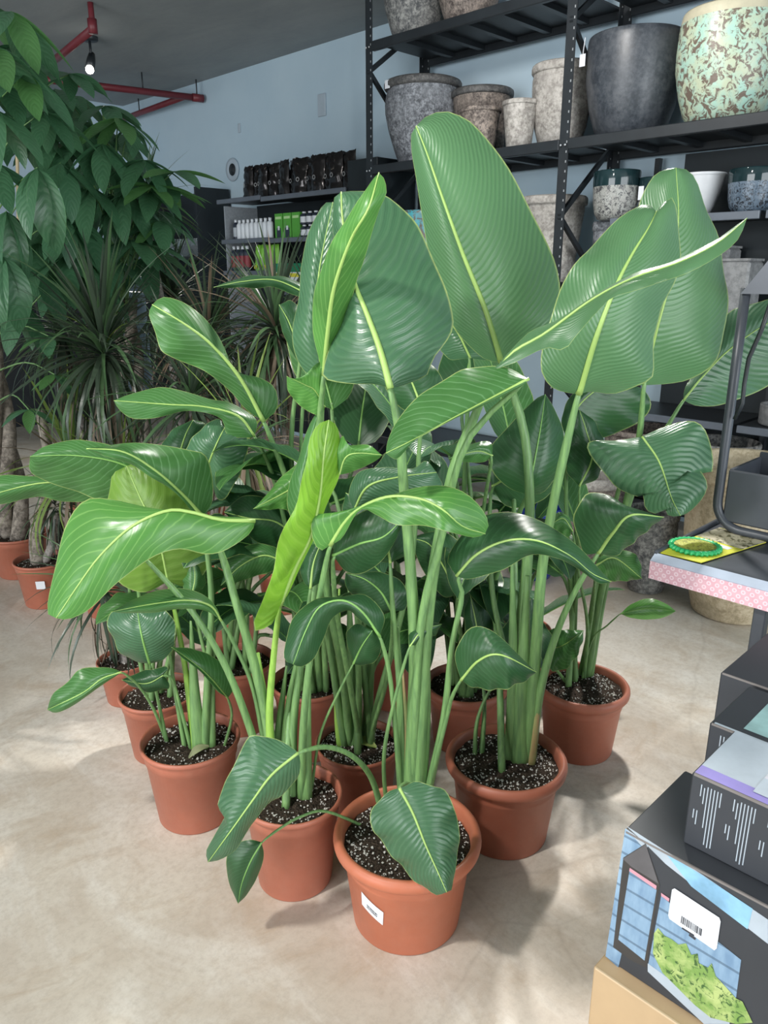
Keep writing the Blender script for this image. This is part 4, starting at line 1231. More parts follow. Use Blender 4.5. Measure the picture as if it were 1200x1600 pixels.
# red tube box near the end panel
for k in range(6):
    p = onx(606 + k * 5, 330, 4.25)
    bottle(4.25, p.y, 1.79 - .04, .022, .12, 'red_lbl', 'white_pl', 'yellow', 'thin red and yellow tube hanging beside the black end panel', 'thin red tubes')

# ---- things on the wall and ceiling
M['plate'] = plain('pale_grey_plastic', (.42, .5, .57), .5, .05)
def plate(px, py, w, h, label, name, cat, m='plate', t=.012):
    p = onx(px, py, WX - t)
    o = MB().box((WX - t, p.y - w / 2, p.z - h / 2), (WX - .0005, p.y + w / 2, p.z + h / 2), .004).build(name, M[m], None, False, )
    return tag(o, label, cat)
plate(502, 164, .1, .17, 'pale grey cover plate on the blue wall above black pouches', 'wall_plate', 'cover plate')
plate(373, 200, .04, .08, 'small grey switch plate on the blue wall', 'switch_plate', 'switch')
p = onx(362, 265, WX - .02)
root = empty('wall_speaker', p, 'round pale grey wall speaker with dark centre', 'speaker')
R_ = Matrix.Translation(p) @ Matrix.Rotation(-math.pi / 2, 4, 'Y')
for nm, prof, mm in (('speaker_ring', [(.07, -.018), (.1, -.018), (.105, -.01), (.1, .0), (.07, .0), (.055, -.006)], 'plate'), ('speaker_cone', [(0, .004), (.022, .004), (.03, -.002), (.06, -.01)], 'rack')):
    v, f = lathe_vf((0, 0, 0), prof, 28)
    link(nm, mesh(nm, v, f, M[mm]), root, R_)
M['pipe'] = plain('red_sprinkler_pipe', (.15, .022, .03), .45, .12, 10)
pr = empty('sprinkler_pipe', world(-2.0, 5.5, 2.98), 'dark red sprinkler pipe run under the grey ceiling', 'pipe')
zp = 3.14
A = onz(308, 153, zp); B = onz(150, 134, zp); C = onz(185, 190, zp); D = onz(145, 45, zp); E_ = onz(60, 115, zp)
MB().tube([B + (B - A) * .9, A], .03, 12).build('pipe_run', M['pipe'], pr, True)
MB().tube([A + (A - B).normalized() * -.12, C + (C - A) * .2], .027, 12).build('pipe_run', M['pipe'], pr, True)
MB().tube([E_, D], .027, 12).build('pipe_run', M['pipe'], pr, True)
MB().tube([D, D + Vector((0, 0, .05)), D + Vector((0, 0, CZ - zp - .001))], .02, 12).build('pipe_riser', M['pipe'], pr, True)
MB().tube([D - Vector((.0, 0, .03)), D + Vector((0, 0, .06))], .032, 12).build('pipe_elbow', M['pipe'], pr, True)
for q_ in (A, B.lerp(A, .45), C.lerp(A, .3)):
    MB().tube([q_ + Vector((0, 0, .02)), q_ + Vector((0, 0, CZ - zp - .001))], .006, 8).build('hanger_rod', M['rack'], pr, True)
MB().tube([A.lerp(B, .05), A + (A - B).normalized() * .06], .036, 12).build('pipe_cap', M['pipe'], pr, True)

em = NT('lit_bulb')
em.set(Base_Color=(1, .95, .85), Emission_Color=(1, .93, .8), Emission_Strength=14.0)
M['bulb'] = em.m
sp = onz(140, 64, CZ - .03)
root = empty('spotlight', sp, 'black ceiling spotlight with lit bulb hanging beside red pipe', 'lamp')
MB().lathe(Vector((sp.x, sp.y, CZ - .03)), [(0, 0), (.06, 0), (.065, .006), (.065, .0295)], 24).build('ceiling_rose', M['rack'], root, True)
q1 = Vector((sp.x, sp.y, CZ - .03)); q2 = q1 - Vector((0, 0, .12))
MB().tube([q1, q2], .010, 10).build('stem', M['rack'], root, True)
hd = (world(.0, -.4, -.6)).normalized()
q3 = q2 + Vector((0, 0, .0))
MB().tube([q3 - hd * .04, q3 + hd * .02, q3 + hd * .09], [.024, .034, .036], 16).build('lamp_head', M['rack'], root, True)
MB().lathe(q3 + hd * .115, [(0, -.032), (.02, -.026), (.031, -.01), (.031, .01), (.02, .026), (0, .032)], 16).build('bulb', M['bulb'], root, True)
lo = spot('spotlight_beam', (0, 0, 0), (0, 0, -1), 90, (1.0, .95, .86), 100, .8, .03)   # the light of this lamp, leaving its bulb
place(lo, root, Matrix.Translation(q3 + hd * .155) @ hd.to_track_quat('-Z', 'Y').to_matrix().to_4x4())
# black cabinet far along the wall with glassware
cb = empty('display_cabinet', (4.25, 7.1, 0), 'black display cabinet by the blue wall behind the leafy trees', 'cabinet')
MB().box((4.25, 6.75, 0), (4.62, 6.78, 2.3)).build('side_panel', M['rack_dark'], cb)
MB().box((4.25, 7.85, 0), (4.62, 7.88, 2.3)).build('side_panel', M['rack_dark'], cb)
MB().box((4.6, 6.78, 0), (4.63, 7.85, 2.3)).build('back_panel', M['rack_dark'], cb)
for z in (.5, 1.1, 1.68):
    MB().box((4.25, 6.78, z - .03), (4.6, 7.85, z)).build('shelf_board', M['rack'], cb)
k = NT('clear_glass')
k.set(Base_Color=(.75, .85, .88), Roughness=.05, Transmission_Weight=.85, IOR=1.4)
M['glass'] = k.m
for i in range(3):
    vase('glass_bowl', (4.42, 7.0 + i * .28, 1.681), .26, .17, 'bowl', M['glass'], 'clear glass bowl on the black display cabinet shelf', 'bowl', 'glass bowls')
# ------------------------------------------------------------------ money trees and dragon trees at the back
def simple_leaf_mesh(name, m, shape, wid, droop, cup, n=10, nu=2, twist=0.0):
    v, f, uv = [], [], []
    W = 2 * nu + 1
    x = z = 0.0
    for i in range(n + 1):
        t = i / n
        w = wid * shape(t)
        tw = twist * t
        for j in range(W):
            u = (j - nu) / nu
            y = u * w
            v.append((x - math.sin(-droop * t) * 0, y * math.cos(tw), z + cup * abs(u) * w + y * math.sin(tw)))
            uv.append((.5 + .5 * u, t))
        a = -droop * t
        x += math.cos(a) / n
        z += math.sin(a) / n
    for i in range(n):
        for j in range(W - 1):
            a = i * W + j
            f.append((a, a + 1, a + W + 1, a + W))
    return mesh(name, v, f, m, True, uv)

M['money'] = leaf_mat('money_tree_leaf', (0.072, 0.19, 0.092), (0.18, 0.34, 0.2), nv=10, stripe=.2, bump=.14, rough=.34, trans=.25, edge=(.12, .3, .12))
M['money_d'] = leaf_mat('money_tree_leaf_dark', (0.066, 0.182, 0.088), (0.16, 0.31, 0.18), nv=10, stripe=.2, bump=.14, rough=.34, trans=.2, edge=(.06, .18, .07))
M['money_l'] = leaf_mat('money_tree_leaf_fresh', (0.11, 0.27, 0.085), (0.2, 0.4, 0.17), nv=10, stripe=.2, bump=.14, rough=.36, trans=.35, edge=(.2, .42, .14))
oval = lambda t: (math.sin(math.pi * min(1, t ** .9)) ** .8) if 0 < t < 1 else 0.0
LFT = [simple_leaf_mesh('leaflet', M[k_], oval, w_, d_, .18) for k_, w_, d_ in
       (('money', .17, .5), ('money', .18, .9), ('money_d', .18, .4), ('money_d', .17, .8), ('money_l', .16, .3), ('money', .19, 1.3))]
M['bark'] = stone('braided_bark', (.09, .075, .06), (.2, .17, .14), (.33, .29, .24), 20, .85, .5)
M['bark_grey'] = stone('grey_cane_bark', (.12, .11, .1), (.24, .22, .2), (.36, .33, .3), 30, .85, .5)
M['cane'] = plain('bamboo_cane', (.52, .4, .24), .6, .12, 20)
VCAM = Vector((0, 0, CAMH))

def frame(d, up=Vector((0, 0, 1)), roll=0.0):
    x = d.normalized()
    y = up.cross(x)
    y = y.normalized() if y.length > 1e-3 else Vector((0, 1, 0))
    z = x.cross(y)
    m = Matrix((x, y, z)).transposed()
    return (Matrix.Rotation(roll, 3, x) @ m).to_4x4()

def palmate(root, start, hub, size, n, droop, face, seed, kinds=(0, 1, 2, 3, 4)):
    """compound leaf: a stalk with leaflets fanned round its end"""
    rng = random.Random(seed)
    start = Vector(start); hub = Vector(hub)
    mid_ = start.lerp(hub, .6) + Vector((0, 0, .05))
    cv = [Vector(x) for x in catmull([start, mid_, hub], 8)]
    v, f = tube_vf(cv, [.005 - .0025 * i / 7 for i in range(8)], 6, True)
    lf = wobj('leaf', v, f, M['stalk'], root)
    hd = (hub - start)
    hd.z = 0
    hd = hd.normalized() if hd.length > 1e-3 else Vector((-Q, -Q, 0))
    a0 = math.atan2(hd.y, hd.x) + face
    for i in range(n):
        sp = (i - (n - 1) / 2) * (2.0 * math.pi * .82 / n) + rng.uniform(-.12, .12)
        el = -droop + rng.uniform(-.2, .2)
        d = Vector((math.cos(a0 + sp) * math.cos(el), math.sin(a0 + sp) * math.cos(el), math.sin(el)))
        s = size * (1 - .28 * abs(i - (n - 1) / 2) / n * 2) * rng.uniform(.9, 1.1)
        Mx = Matrix.Translation(hub) @ frame(d, roll=rng.uniform(-.3, .3)) @ Matrix.Scale(s, 4)
        link('leaflet', LFT[rng.choice(kinds)], lf, Mx)

def trunk(root, pts, r0, r1, m, name='trunk', seg=12):
    cv = [Vector(x) for x in catmull(pts, 16)]
    v, f = tube_vf(cv, [r0 + (r1 - r0) * i / 15 for i in range(16)], seg, True)
    return wobj(name, v, f, M[m], root)

P = potted('L1', 'money_tree', -1.91, 3.79, .15, .22, 'slim', 'tall money tree with braided trunk and large palmate leaves in terracotta pot', nper=120, seed=21)
c = P['c']
for k in range(3):
    ph = k * 2.09
    pts = []
    for i in range(9):
        t = i / 8
        rr = .05 * (1 - .5 * t)
        pts.append(c + Vector((rr * math.cos(ph + t * 7), rr * math.sin(ph + t * 7), .16 + 1.25 * t)))
    trunk(P['root'], pts, .04, .026, 'bark')
TA = c + Vector((0, 0, 1.4))
trunk(P['root'], [at(30, 480, 3.7), at(28, 300, 3.65), at(26, 215, 3.62)], .008, .007, 'cane', 'cane')
heroA = [(-60, 50, 3.6, .32, 6, .5, (0, 2)), (-100, 130, 3.7, .32, 6, .6, (0, 2)), (-75, 210, 3.6, .32, 6, .7, (0, 1)), (-120, 260, 3.8, .32, 6, .7, (2, 0)), (-60, 320, 3.6, .32, 6, .9, (1, 0)), (-40, 0, 3.7, .3, 6, .4, (0, 4)), (-90, 60, 3.9, .3, 6, .5, (2, 0)), (58, 262, 3.3, .34, 5, 1.05, (1, 5, 0)), (18, 18, 3.5, .3, 6, .7, (4, 0)), (-8, 75, 3.4, .34, 6, .5, (0, 4)), (38, 115, 3.5, .28, 6, .5, (4, 0, 2)), (-12, 170, 3.3, .32, 6, .6, (0, 1)), (70, 175, 3.7, .28, 6, .5, (2, 0)), (10, 330, 3.3, .33, 5, 1.0, (1, 5)),
         (5, 400, 3.25, .34, 5, 1.1, (5, 1)), (95, 255, 3.8, .3, 6, .7, (2, 3)), (100, 340, 3.8, .3, 6, .8, (2, 3)), (60, 430, 3.6, .26, 5, .6, (2, 0)), (-20, 250, 3.4, .3, 6, .6, (0, 2)), (30, 200, 3.9, .3, 6, .4, (2, 3)), (110, 115, 3.8, .24, 6, .3, (0, 2)), (25, 75, 3.8, .3, 6, .3, (2, 0)),
         (75, 525, 3.3, .17, 5, .2, (4, 0)), (85, 585, 3.3, .16, 5, .3, (4, 0)), (45, 640, 3.25, .16, 5, .2, (4, 0)), (30, 470, 3.6, .3, 5, .9, (0, 2)), (130, 420, 3.9, .26, 6, .6, (2, 3)), (0, 130, 3.7, .32, 6, .4, (2, 0))]
for i, (px, py, F, s, n, dr, kk) in enumerate(heroA):
    h = at(px, py, F)
    st = TA + Vector((random.Random(i).uniform(-.1, .1), random.Random(i + 9).uniform(-.1, .1), min(.75, max(-.3, h.z - 1.75))))
    if h.z < 1.3:
        st = c + Vector((0, 0, h.z - .05))
    palmate(P['root'], st, h, s, n, dr, random.Random(i * 3).uniform(-.4, .4), 100 + i, kk)
trunk(P['root'], [TA, TA + Vector((.03, .02, .4)), TA + Vector((.0, .05, .85))], .022, .008, 'stalk')

P = potted('L3', 'money_tree', -1.42, 4.35, .15, .24, 'slim', 'money tree growing behind the dragon trees near the blue wall', nper=0, seed=22)
c = P['c']
for k in range(3):
    ph = k * 2.09 + .5
    trunk(P['root'], [c + Vector((.05 * math.cos(ph + i * .9), .05 * math.sin(ph + i * .9), .18 + .15 * i)) for i in range(9)], .035, .024, 'bark')
TB = c + Vector((0, 0, 1.38))
trunk(P['root'], [TB, TB + Vector((.02, .02, .45)), TB + Vector((0, .03, .95))], .02, .008, 'stalk')
heroB = [(120, 340, 3.9, .34, 6, .6, (0, 2)), (170, 400, 3.95, .34, 6, .5, (0, 2)), (80, 330, 4.0, .34, 6, .6, (0, 2)), (225, 250, 3.95, .3, 6, .5, (0, 2)), (140, 290, 3.9, .34, 6, .7, (0, 2)), (100, 400, 3.8, .32, 6, .6, (0, 2)), (60, 380, 3.9, .32, 6, .7, (2, 0)), (185, 185, 3.95, .28, 6, .5, (0, 4)), (238, 290, 3.9, .3, 6, .2, (0, 4)), (272, 268, 3.95, .26, 5, .2, (0, 4)), (215, 380, 3.9, .34, 6, .3, (0, 2)), (190, 300, 3.95, .32, 6, .7, (2, 0)), (160, 225, 3.9, .3, 6, .6, (0, 2)), (250, 345, 4.0, .26, 5, .4, (0, 4)), (90, 420, 4.0, .3, 6, .7, (2, 0)), (150, 440, 4.1, .3, 6, .7, (2, 3)), (260, 290, 4.1, .24, 6, .4, (0, 4)), (215, 330, 4.3, .3, 6, .6, (2, 0)), (80, 210, 4.0, .3, 6, .5, (2, 0)), (60, 165, 4.1, .3, 6, .5, (2, 0)), (150, 195, 4.3, .26, 6, .5, (2, 0)), (115, 185, 4.1, .3, 6, .5, (2, 0)), (165, 165, 4.2, .26, 6, .4, (0, 4)), (130, 215, 4.0, .3, 6, .7, (0, 2)), (200, 255, 4.2, .34, 6, .8, (2, 3)), (232, 295, 4.0, .3, 6, .3, (0, 4)), (205, 375, 4.0, .32, 6, .35, (0, 2)), (165, 300, 4.2, .34, 6, .8, (2, 3)), (150, 250, 4.4, .32, 6, .6, (2, 3)), (120, 150, 4.3, .28, 6, .4, (2, 0)),
         (180, 340, 4.4, .32, 6, .8, (2, 3)), (140, 380, 4.3, .32, 6, .8, (2, 3)), (230, 400, 4.3, .28, 6, .6, (2, 3)), (255, 330, 4.3, .26, 6, .4, (0, 2)), (90, 140, 4.2, .28, 6, .4, (2, 3)), (185, 210, 4.5, .28, 6, .5, (2, 3)), (110, 300, 4.5, .34, 6, .7, (2, 3)), (205, 195, 4.2, .2, 5, .6, (2, 0))]
for i, (px, py, F, s, n, dr, kk) in enumerate(heroB):
    h = at(px, py, F)
    st = TB + Vector((0, 0, min(.85, max(-.2, h.z - 1.75))))
    palmate(P['root'], st, h, s, n, dr, random.Random(i * 7).uniform(-.5, .5), 300 + i, kk)

M['strap_g'] = leaf_mat('strap_leaf_green', (0.07, 0.14, 0.06), (0.1, 0.2, 0.08), nv=1, stripe=.1, bump=.05, trans=.2, edge=(.12, .1, .08), rough=.4)
M['strap_d'] = leaf_mat('strap_leaf_dark', (0.045, 0.07, 0.045), (0.06, 0.1, 0.06), nv=1, stripe=.1, bump=.05, trans=.15, edge=(.12, .09, .09), rough=.32)
M['strap_y'] = leaf_mat('strap_leaf_yellow_green', (0.2, 0.3, 0.07), (0.3, 0.4, 0.12), nv=1, stripe=.1, bump=.05, trans=.3, edge=(.3, .2, .1), rough=.45)
M['strap_b'] = leaf_mat('strap_leaf_withered', (0.16, 0.12, 0.08), (0.22, 0.17, 0.11), nv=1, stripe=.1, bump=.05, trans=.1, edge=(.2, .12, .06), rough=.6)
strap = lambda t: min(1.0, .45 + t * 3) * (1 - t ** 3) ** 1.0
STR = {}
M['strap_p'] = leaf_mat('strap_leaf_pale_striped', (0.3, 0.4, 0.3), (0.4, 0.5, 0.4), nv=1, stripe=.1, bump=.05, trans=.2, edge=(.1, .2, .1), rough=.45)
for kk in ('strap_g', 'strap_d', 'strap_y', 'strap_b', 'strap_p'):
    STR[kk] = [simple_leaf_mesh('strap_leaf', M[kk], strap, w_, d_, .25, 8, 1) for w_, d_ in ((.019, .35), (.02, .8), (.018, 1.3), (.02, 1.9))]
def rosette(root, centre, n, L, seed, kinds, up=1.45, down=-.5, skirt=0):
    rng = random.Random(seed)
    centre = Vector(centre)
    for i in range(n + skirt):
        t = i / max(1, n - 1)
        if i < n:
            el = up + (down - up) * t ** .8 + rng.uniform(-.18, .18)
            dv = 0 if t < .25 else rng.choice((1, 2)) if t < .7 else rng.choice((2, 3))
            kk = rng.choice(kinds)
        else:
            el = rng.uniform(-1.5, -.9)
            dv = 1
            kk = 'strap_b' if rng.random() < .6 else 'strap_d'
        az = i * 2.39996 + rng.uniform(-.25, .25)
        d = Vector((math.cos(az) * math.cos(el), math.sin(az) * math.cos(el), math.sin(el)))
        s = L * rng.uniform(.75, 1.12)
        Mx = Matrix.Translation(centre + Vector((0, 0, .06 * (1 - t)))) @ frame(d, roll=rng.uniform(-.3, .3)) @ Matrix.Diagonal((s, s, s, 1))
        link('strap_leaf', STR[kk][dv], root, Mx)
def dragon(key, R, F, label, heads, trunkh, seed, pr=.13, ph=.22, nper=60, bend=0.05):
    P = potted(key, 'dragon_tree', R, F, pr, ph, 'slim', label, nper=nper, seed=seed)
    c = P['c']
    for (hc, n, L, kinds, skirt, up) in heads:
        trunk(P['root'], [c + Vector((0, 0, ph * .8)), (c + Vector((0, 0, ph))).lerp(hc, .5) + Vector((.02, -.02, 0)), hc], .022, .014, 'bark_grey')
        rosette(P['root'], hc, n, L, seed * 17 + n, kinds, up, -.55, skirt)
G_, D_, Y_ = 'strap_g', 'strap_d', 'strap_y'
dragon('D1', -1.33, 3.6, 'dragon tree with dense dark rosette and bright upright centre on bare cane', [(at(163, 565, 3.3), 190, .5, (D_, D_, D_, G_), 40, 1.5)], 1.1, 31)
dragon('D2', -.47, 3.35, 'dragon tree with brown withered skirt beneath dark strap leaves', [(at(432, 530, 3.3), 190, .44, (D_, D_, G_, 'strap_b'), 60, 1.4)], 1.2, 32)
dragon('D3', -.85, 3.55, 'dragon tree with narrow dark leaves before the supply shelves', [(at(328, 540, 3.5), 190, .42, (D_, G_, D_, 'strap_b'), 50, 1.35)], 1.3, 33)
dragon('D4', -1.28, 3.3, 'short dragon tree with reddish yellow upright strap leaves', [(at(118, 745, 3.3), 60, .46, (Y_, Y_, G_, 'strap_b'), 6, 1.5), (at(195, 745, 3.25), 40, .4, (Y_, G_), 4, 1.5)], .6, 34)
dragon('D5', -1.1, 4.1, 'tall dragon tree with pale upright leaves behind the money trees', [(at(228, 330, 4.3), 34, .38, (G_, 'strap_p'), 4, 1.5)], 1.6, 35)
dragon('D7', -.62, 2.85, 'dragon tree with yellow green leaves and orange withered tips behind bird of paradise', [(at(385, 715, 2.85), 60, .42, (Y_, G_, 'strap_b'), 20, 1.5)], .8, 36)
dragon('D8', -1.62, 3.41, 'small dragon tree with thin hanging leaves in terracotta pot with white label', [(at(88, 800, 3.4), 46, .26, (D_, G_, 'strap_b'), 16, 1.0)], .5, 37, .13, .22, 160)
P = PLANTS['D8']
trunk(P['root'], [P['c'] + Vector((-.02, .0, .18)), P['c'] + Vector((0, .02, .35)), at(78, 740, 3.4), at(62, 640, 3.5)], .035, .02, 'bark')
p = P['c'] + world(.03, -P['ro'] * .87, .13)
MB().add([p + world(-.02, 0, -.02), p + world(.02, .005, -.02), p + world(.02, .002, .02), p + world(-.02, -.004, .02)], [(0, 1, 2, 3)]).build('price_sticker', M['paper'], P['root'])
dragon('8', -.95, 2.53, 'low dragon tree with dark leaves drooping over its thin rimmed terracotta pot', [(at(165, 930, 2.5), 60, .34, (D_, D_, G_), 14, .9)], .4, 38, .1, .16, 120)

dragon('D9', -1.75, 4.4, 'dragon tree with dark leaves tucked between the two money trees', [(at(95, 530, 4.3), 130, .5, (D_, G_), 30, 1.35)], 1.2, 41, nper=0)
dragon('D10', -.95, 4.5, 'dragon tree with dark leaves nearest the black display cabinet', [(at(270, 480, 4.4), 130, .46, (D_, G_), 30, 1.3)], 1.4, 42, nper=0)
dragon('D11', -.2, 3.9, 'dragon tree with dark leaves behind the tall upright bird of paradise leaves', [(at(500, 520, 3.9), 90, .42, (D_, G_), 24, 1.3)], 1.3, 43, nper=0)
dragon('D12', -.8, 3.1, 'low dragon tree with dark leaves between taller canes and bird of paradise pots', [(at(300, 640, 3.05), 80, .46, (D_, D_, G_), 24, 1.4)], .9, 44, nper=0)
k_ = empty('low_cabinet', (3.0, 8.4, 0), 'long black low cabinet along the back wall behind the trees', 'cabinet')
MB().box((.5, 8.25, .0), (4.1, 8.7, 1.75), .005).build('cabinet_body', M['rack_dark'], k_)
MB().box((.48, 8.22, 1.75), (4.12, 8.71, 1.79), .004).build('cabinet_top', M['rack'], k_)
for i in range(4):
    MB().box((.52 + i * .9, 8.235, .05), (1.38 + i * .9, 8.25, 1.72), .003).build('cabinet_door', M['rack'], k_)

rosette(PLANTS['D1']['root'], at(163, 556, 3.28), 18, .36, 901, (Y_, 'strap_g'), 1.52, 1.0, 0)
rosette(PLANTS['D1']['root'], at(165, 556, 3.28), 12, .6, 902, ('strap_p', G_), 1.5, .9, 0)
# ------------------------------------------------------------------ shelf cart at the right
M['cart'] = plain('dark_slate_metal', (.055, .062, .075), .38, .12, 10)
M['cart_light'] = plain('grey_slate_panel', (.15, .16, .19), .45, .1, 10)
M['cart_rail'] = plain('clear_grey_label_rail', (.42, .47, .56), .25, .08, 14)
def pink_mat():
    k = NT('pink_strip_with_white_rings')
    o = k.obj()
    sx = k.n('SeparateXYZ')
    k.l(o, sx.inputs[0])
    s = .021
    def ring(oy, oz):
        a = k.math('SUBTRACT', k.math('FRACT', k.math('ADD', k.math('DIVIDE', sx.outputs[1], s), oy)), .5)
        b = k.math('SUBTRACT', k.math('FRACT', k.math('ADD', k.math('DIVIDE', sx.outputs[2], s * 1.2), oz)), .5)
        r = k.math('SQRT', k.math('ADD', k.math('MULTIPLY', a, a), k.math('MULTIPLY', b, k.math('MULTIPLY', b, 1.44))))
        return k.math('LESS_THAN', k.math('ABSOLUTE', k.math('SUBTRACT', r, .2)), .07)
    m_ = k.math('MAXIMUM', ring(0, 0), ring(.5, .5))
    n = k.noise(30, 3, .6, o)
    base = k.ramp(n, [(.3, (.66, .36, .42)), (.7, (.74, .45, .5))])
    k.set(Base_Color=k.mix(k.math('MULTIPLY', m_, .6), base, (.88, .74, .78)), Roughness=.4)
    return k.m
M['pink'] = pink_mat()
cart = empty('display_cart', (1.83, .4, 0), 'dark slate metal display cart with pink ring patterned shelf strip', 'cart')
TX0, TX1, TY1, TY0, TZ = 1.83, 2.24, .84, -.5, .8
MB().box((TX0 + .01, TY0, TZ - .03), (TX1, TY1, TZ), .004).build('tray', M['cart'], cart)
MB().box((TX0 + .01, TY1 - .012, TZ - .05), (TX1, TY1, TZ + .012), .003).build('tray_end', M['cart'], cart)
MB().add([(TX0 + .012, TY0, TZ + .006), (TX0 + .012, TY1 - .004, TZ + .006), (TX0 - .004, TY1, TZ - .012), (TX0 - .004, TY0, TZ - .012), (TX0 + .012, TY0, TZ + .002), (TX0 + .012, TY1 - .004, TZ + .002), (TX0 - .002, TY1, TZ - .016), (TX0 - .002, TY0, TZ - .016)],
         [(0, 1, 2, 3), (7, 6, 5, 4), (0, 4, 5, 1), (1, 5, 6, 2), (2, 6, 7, 3), (3, 7, 4, 0)]).build('label_rail', M['cart_rail'], cart)
MB().box((TX0 - .004, TY0, TZ - .062), (TX0 + .0, TY1, TZ - .014)).build('pink_strip', M['pink'], cart)
# frame: bent flat tube, rounded lower corner
X = 2.15
r = .075
arc = [Vector((X, .81 - r + r * math.cos(a), .815 + r - r * math.sin(a))) for a in [i * math.pi / 16 for i in range(9)]]
pts = [Vector((X, .81, 1.47)), Vector((X, .81, 1.2)), Vector((X, .81, .95))] + arc + [Vector((X, .5, .815)), Vector((X, .1, .815)), Vector((X, -.45, .815))]
v, f = tube_vf(pts, .013, 10, True)
wobj('frame_tube', v, f, M['cart'], cart)
MB().tube([(X, -.3, 1.47), (X, -.3, .8)], .013, 10).build('frame_tube', M['cart'], cart, True)
MB().box((X - .004, -.28, .835), (X + .006, .79, .985), .004).build('bin_front', M['cart'], cart)
MB().box((X + .006, -.28, .90), (X + .22, .79, .906)).build('bin_floor', M['cart'], cart)
MB().box((X + .22, -.28, .84), (X + .228, .79, 1.0), .003).build('bin_back', M['cart'], cart)
MB().box((X + .006, .782, .84), (X + .22, .79, .985)).build('bin_end', M['cart'], cart)
v = [(X - .02, .815, 1.455), (X - .02, -.3, 1.455), (X - .02, -.3, 1.60), (X - .02, .735, 1.57), (X - .02, .80, 1.475)]
mb = MB().add(v + [(a + .3, b, c_) for a, b, c_ in v], [(4, 3, 2, 1, 0), (5, 6, 7, 8, 9), (0, 1, 6, 5), (1, 2, 7, 6), (2, 3, 8, 7), (3, 4, 9, 8), (4, 0, 5, 9)])
mb.build('upper_tray', M['cart_light'], cart)
MB().tube([onx(1205, 470, 2.12), onx(1190, 515, 2.12), onx(1170, 560, 2.125), onx(1163, 600, 2.13), onx(1160, 630, 2.13), onx(1148, 655, 2.13)], .006, 8).build('cable', M['rack'], cart, True)
for (x, y) in ((1.87, .565), (2.2, .5), (2.2, -.4), (1.87, -.4)):
    MB().box((x - .015, y - .015, 0), (x + .015, y + .015, TZ - .03), .003).build('leg', M['cart'], cart)
MB().box((1.86, -.42, .12), (2.22, .56, .14)).build('lower_shelf', M['cart'], cart)

def quadplate(name, pts, t, m, parent=None, origin=None):
    pts = [Vector(p) for p in pts]
    n = len(pts)
    v = pts + [p + Vector((0, 0, t)) for p in pts]
    f = [tuple(range(n))[::-1], tuple(range(n, 2 * n))] + [(i, (i + 1) % n, n + (i + 1) % n, n + i) for i in range(n)]
    return wobj(name, v, f, m, parent, False, None, origin)
M['card_y'] = plain('yellow_card', (.72, .7, .06), .45, .05)
M['card_photo'] = crackle('card_photo', (.5, .45, .3), (.6, .55, .4), (.14, .13, .06), 60, .52, .5)
zc = TZ + .003
cd = empty('hanging_card', onz(1100, 855, zc), 'yellow product card lying on the cart tray under green scrubber disc', 'card')
cc = [onz(1022, 862, zc), onz(1095, 880, zc), onz(1197, 848, zc), onz(1125, 825, zc)]
quadplate('card_sheet', cc, .002, M['card_y'], cd)
a_, b_, c_, d_ = [x + Vector((0, 0, .0022)) for x in cc]
quadplate('printed_photo', [b_.lerp(c_, .62), b_.lerp(c_, .99), a_.lerp(d_, .99), a_.lerp(d_, .62)], .0003, M['card_photo'], cd)
quadplate('printed_title', [b_.lerp(c_, .5).lerp(a_.lerp(d_, .5), .15), b_.lerp(c_, .58).lerp(a_.lerp(d_, .58), .15), b_.lerp(c_, .58).lerp(a_.lerp(d_, .58), .85), b_.lerp(c_, .5).lerp(a_.lerp(d_, .5), .85)], .0003, M['paper'], cd)
ds = onz(1086, 853, TZ + .012)
M['scrub'] = plain('green_rubber', (.03, .42, .14), .35, .1, 40)
M['scrub_c'] = crackle('olive_bristles', (.4, .42, .06), (.5, .52, .1), (.2, .2, .03), 150, .5, .6)
ds.z = TZ + .0058
sd = empty('scrubber_disc', ds, 'round green scalloped scrubber disc on yellow card', 'scrubber')
v, f = [], []
N = 210
for (rad, z, w) in ((0, .001, 0), (.058, .001, 0), (.064, .0, 1), (.066, .005, 1), (.063, .011, 1), (.056, .012, 0), (.053, .009, 0)):
    for k in range(N):
        a = 2 * math.pi * k / N
        rr = rad * (1 + .045 * math.sin(a * 30) * w)
        v.append(ds + Vector((rr * math.cos(a), rr * math.sin(a), z)))
for i in range(6):
    for k in range(N):
        f.append((i * N + k, i * N + (k + 1) % N, (i + 1) * N + (k + 1) % N, (i + 1) * N + k))
wobj('scalloped_rim', v, f, M['scrub'], sd)
MB().lathe(ds, [(.054, .008), (.05, .0095), (.03, .011), (0, .0115)], 48).build('bristle_face', M['scrub_c'], sd, True)

# ------------------------------------------------------------------ boxes stacked in the near corner
M['carton'] = plain('brown_cardboard', (.5, .35, .2), .75, .06, 9)
M['carton_edge'] = plain('cut_cardboard_edge', (.62, .47, .3), .8, .05, 20)
M['bx'] = plain('black_printed_carton', (.038, .042, .05), .5, .08, 6)
M['bx_edge'] = plain('worn_carton_edge', (.2, .18, .17), .7, .1, 20)
def blue_mat():
    k = NT('print_blue_siding')
    o = k.obj()
    sx = k.n('SeparateXYZ')
    k.l(o, sx.inputs[0])
    fr = k.math('FRACT', k.math('DIVIDE', sx.outputs[2], .034))
    ln = k.math('LESS_THAN', fr, .14)
    n = k.noise(22, 3, .6, k.scaled(o, (1, 2, .6)))
    k.set(Base_Color=k.mix(k.math('MULTIPLY', ln, .6), k.ramp(n, [(.3, (.16, .27, .41)), (.7, (.3, .44, .58))]), (.05, .09, .14)), Roughness=.4)
    return k.m
M['pr_blue'] = blue_mat()
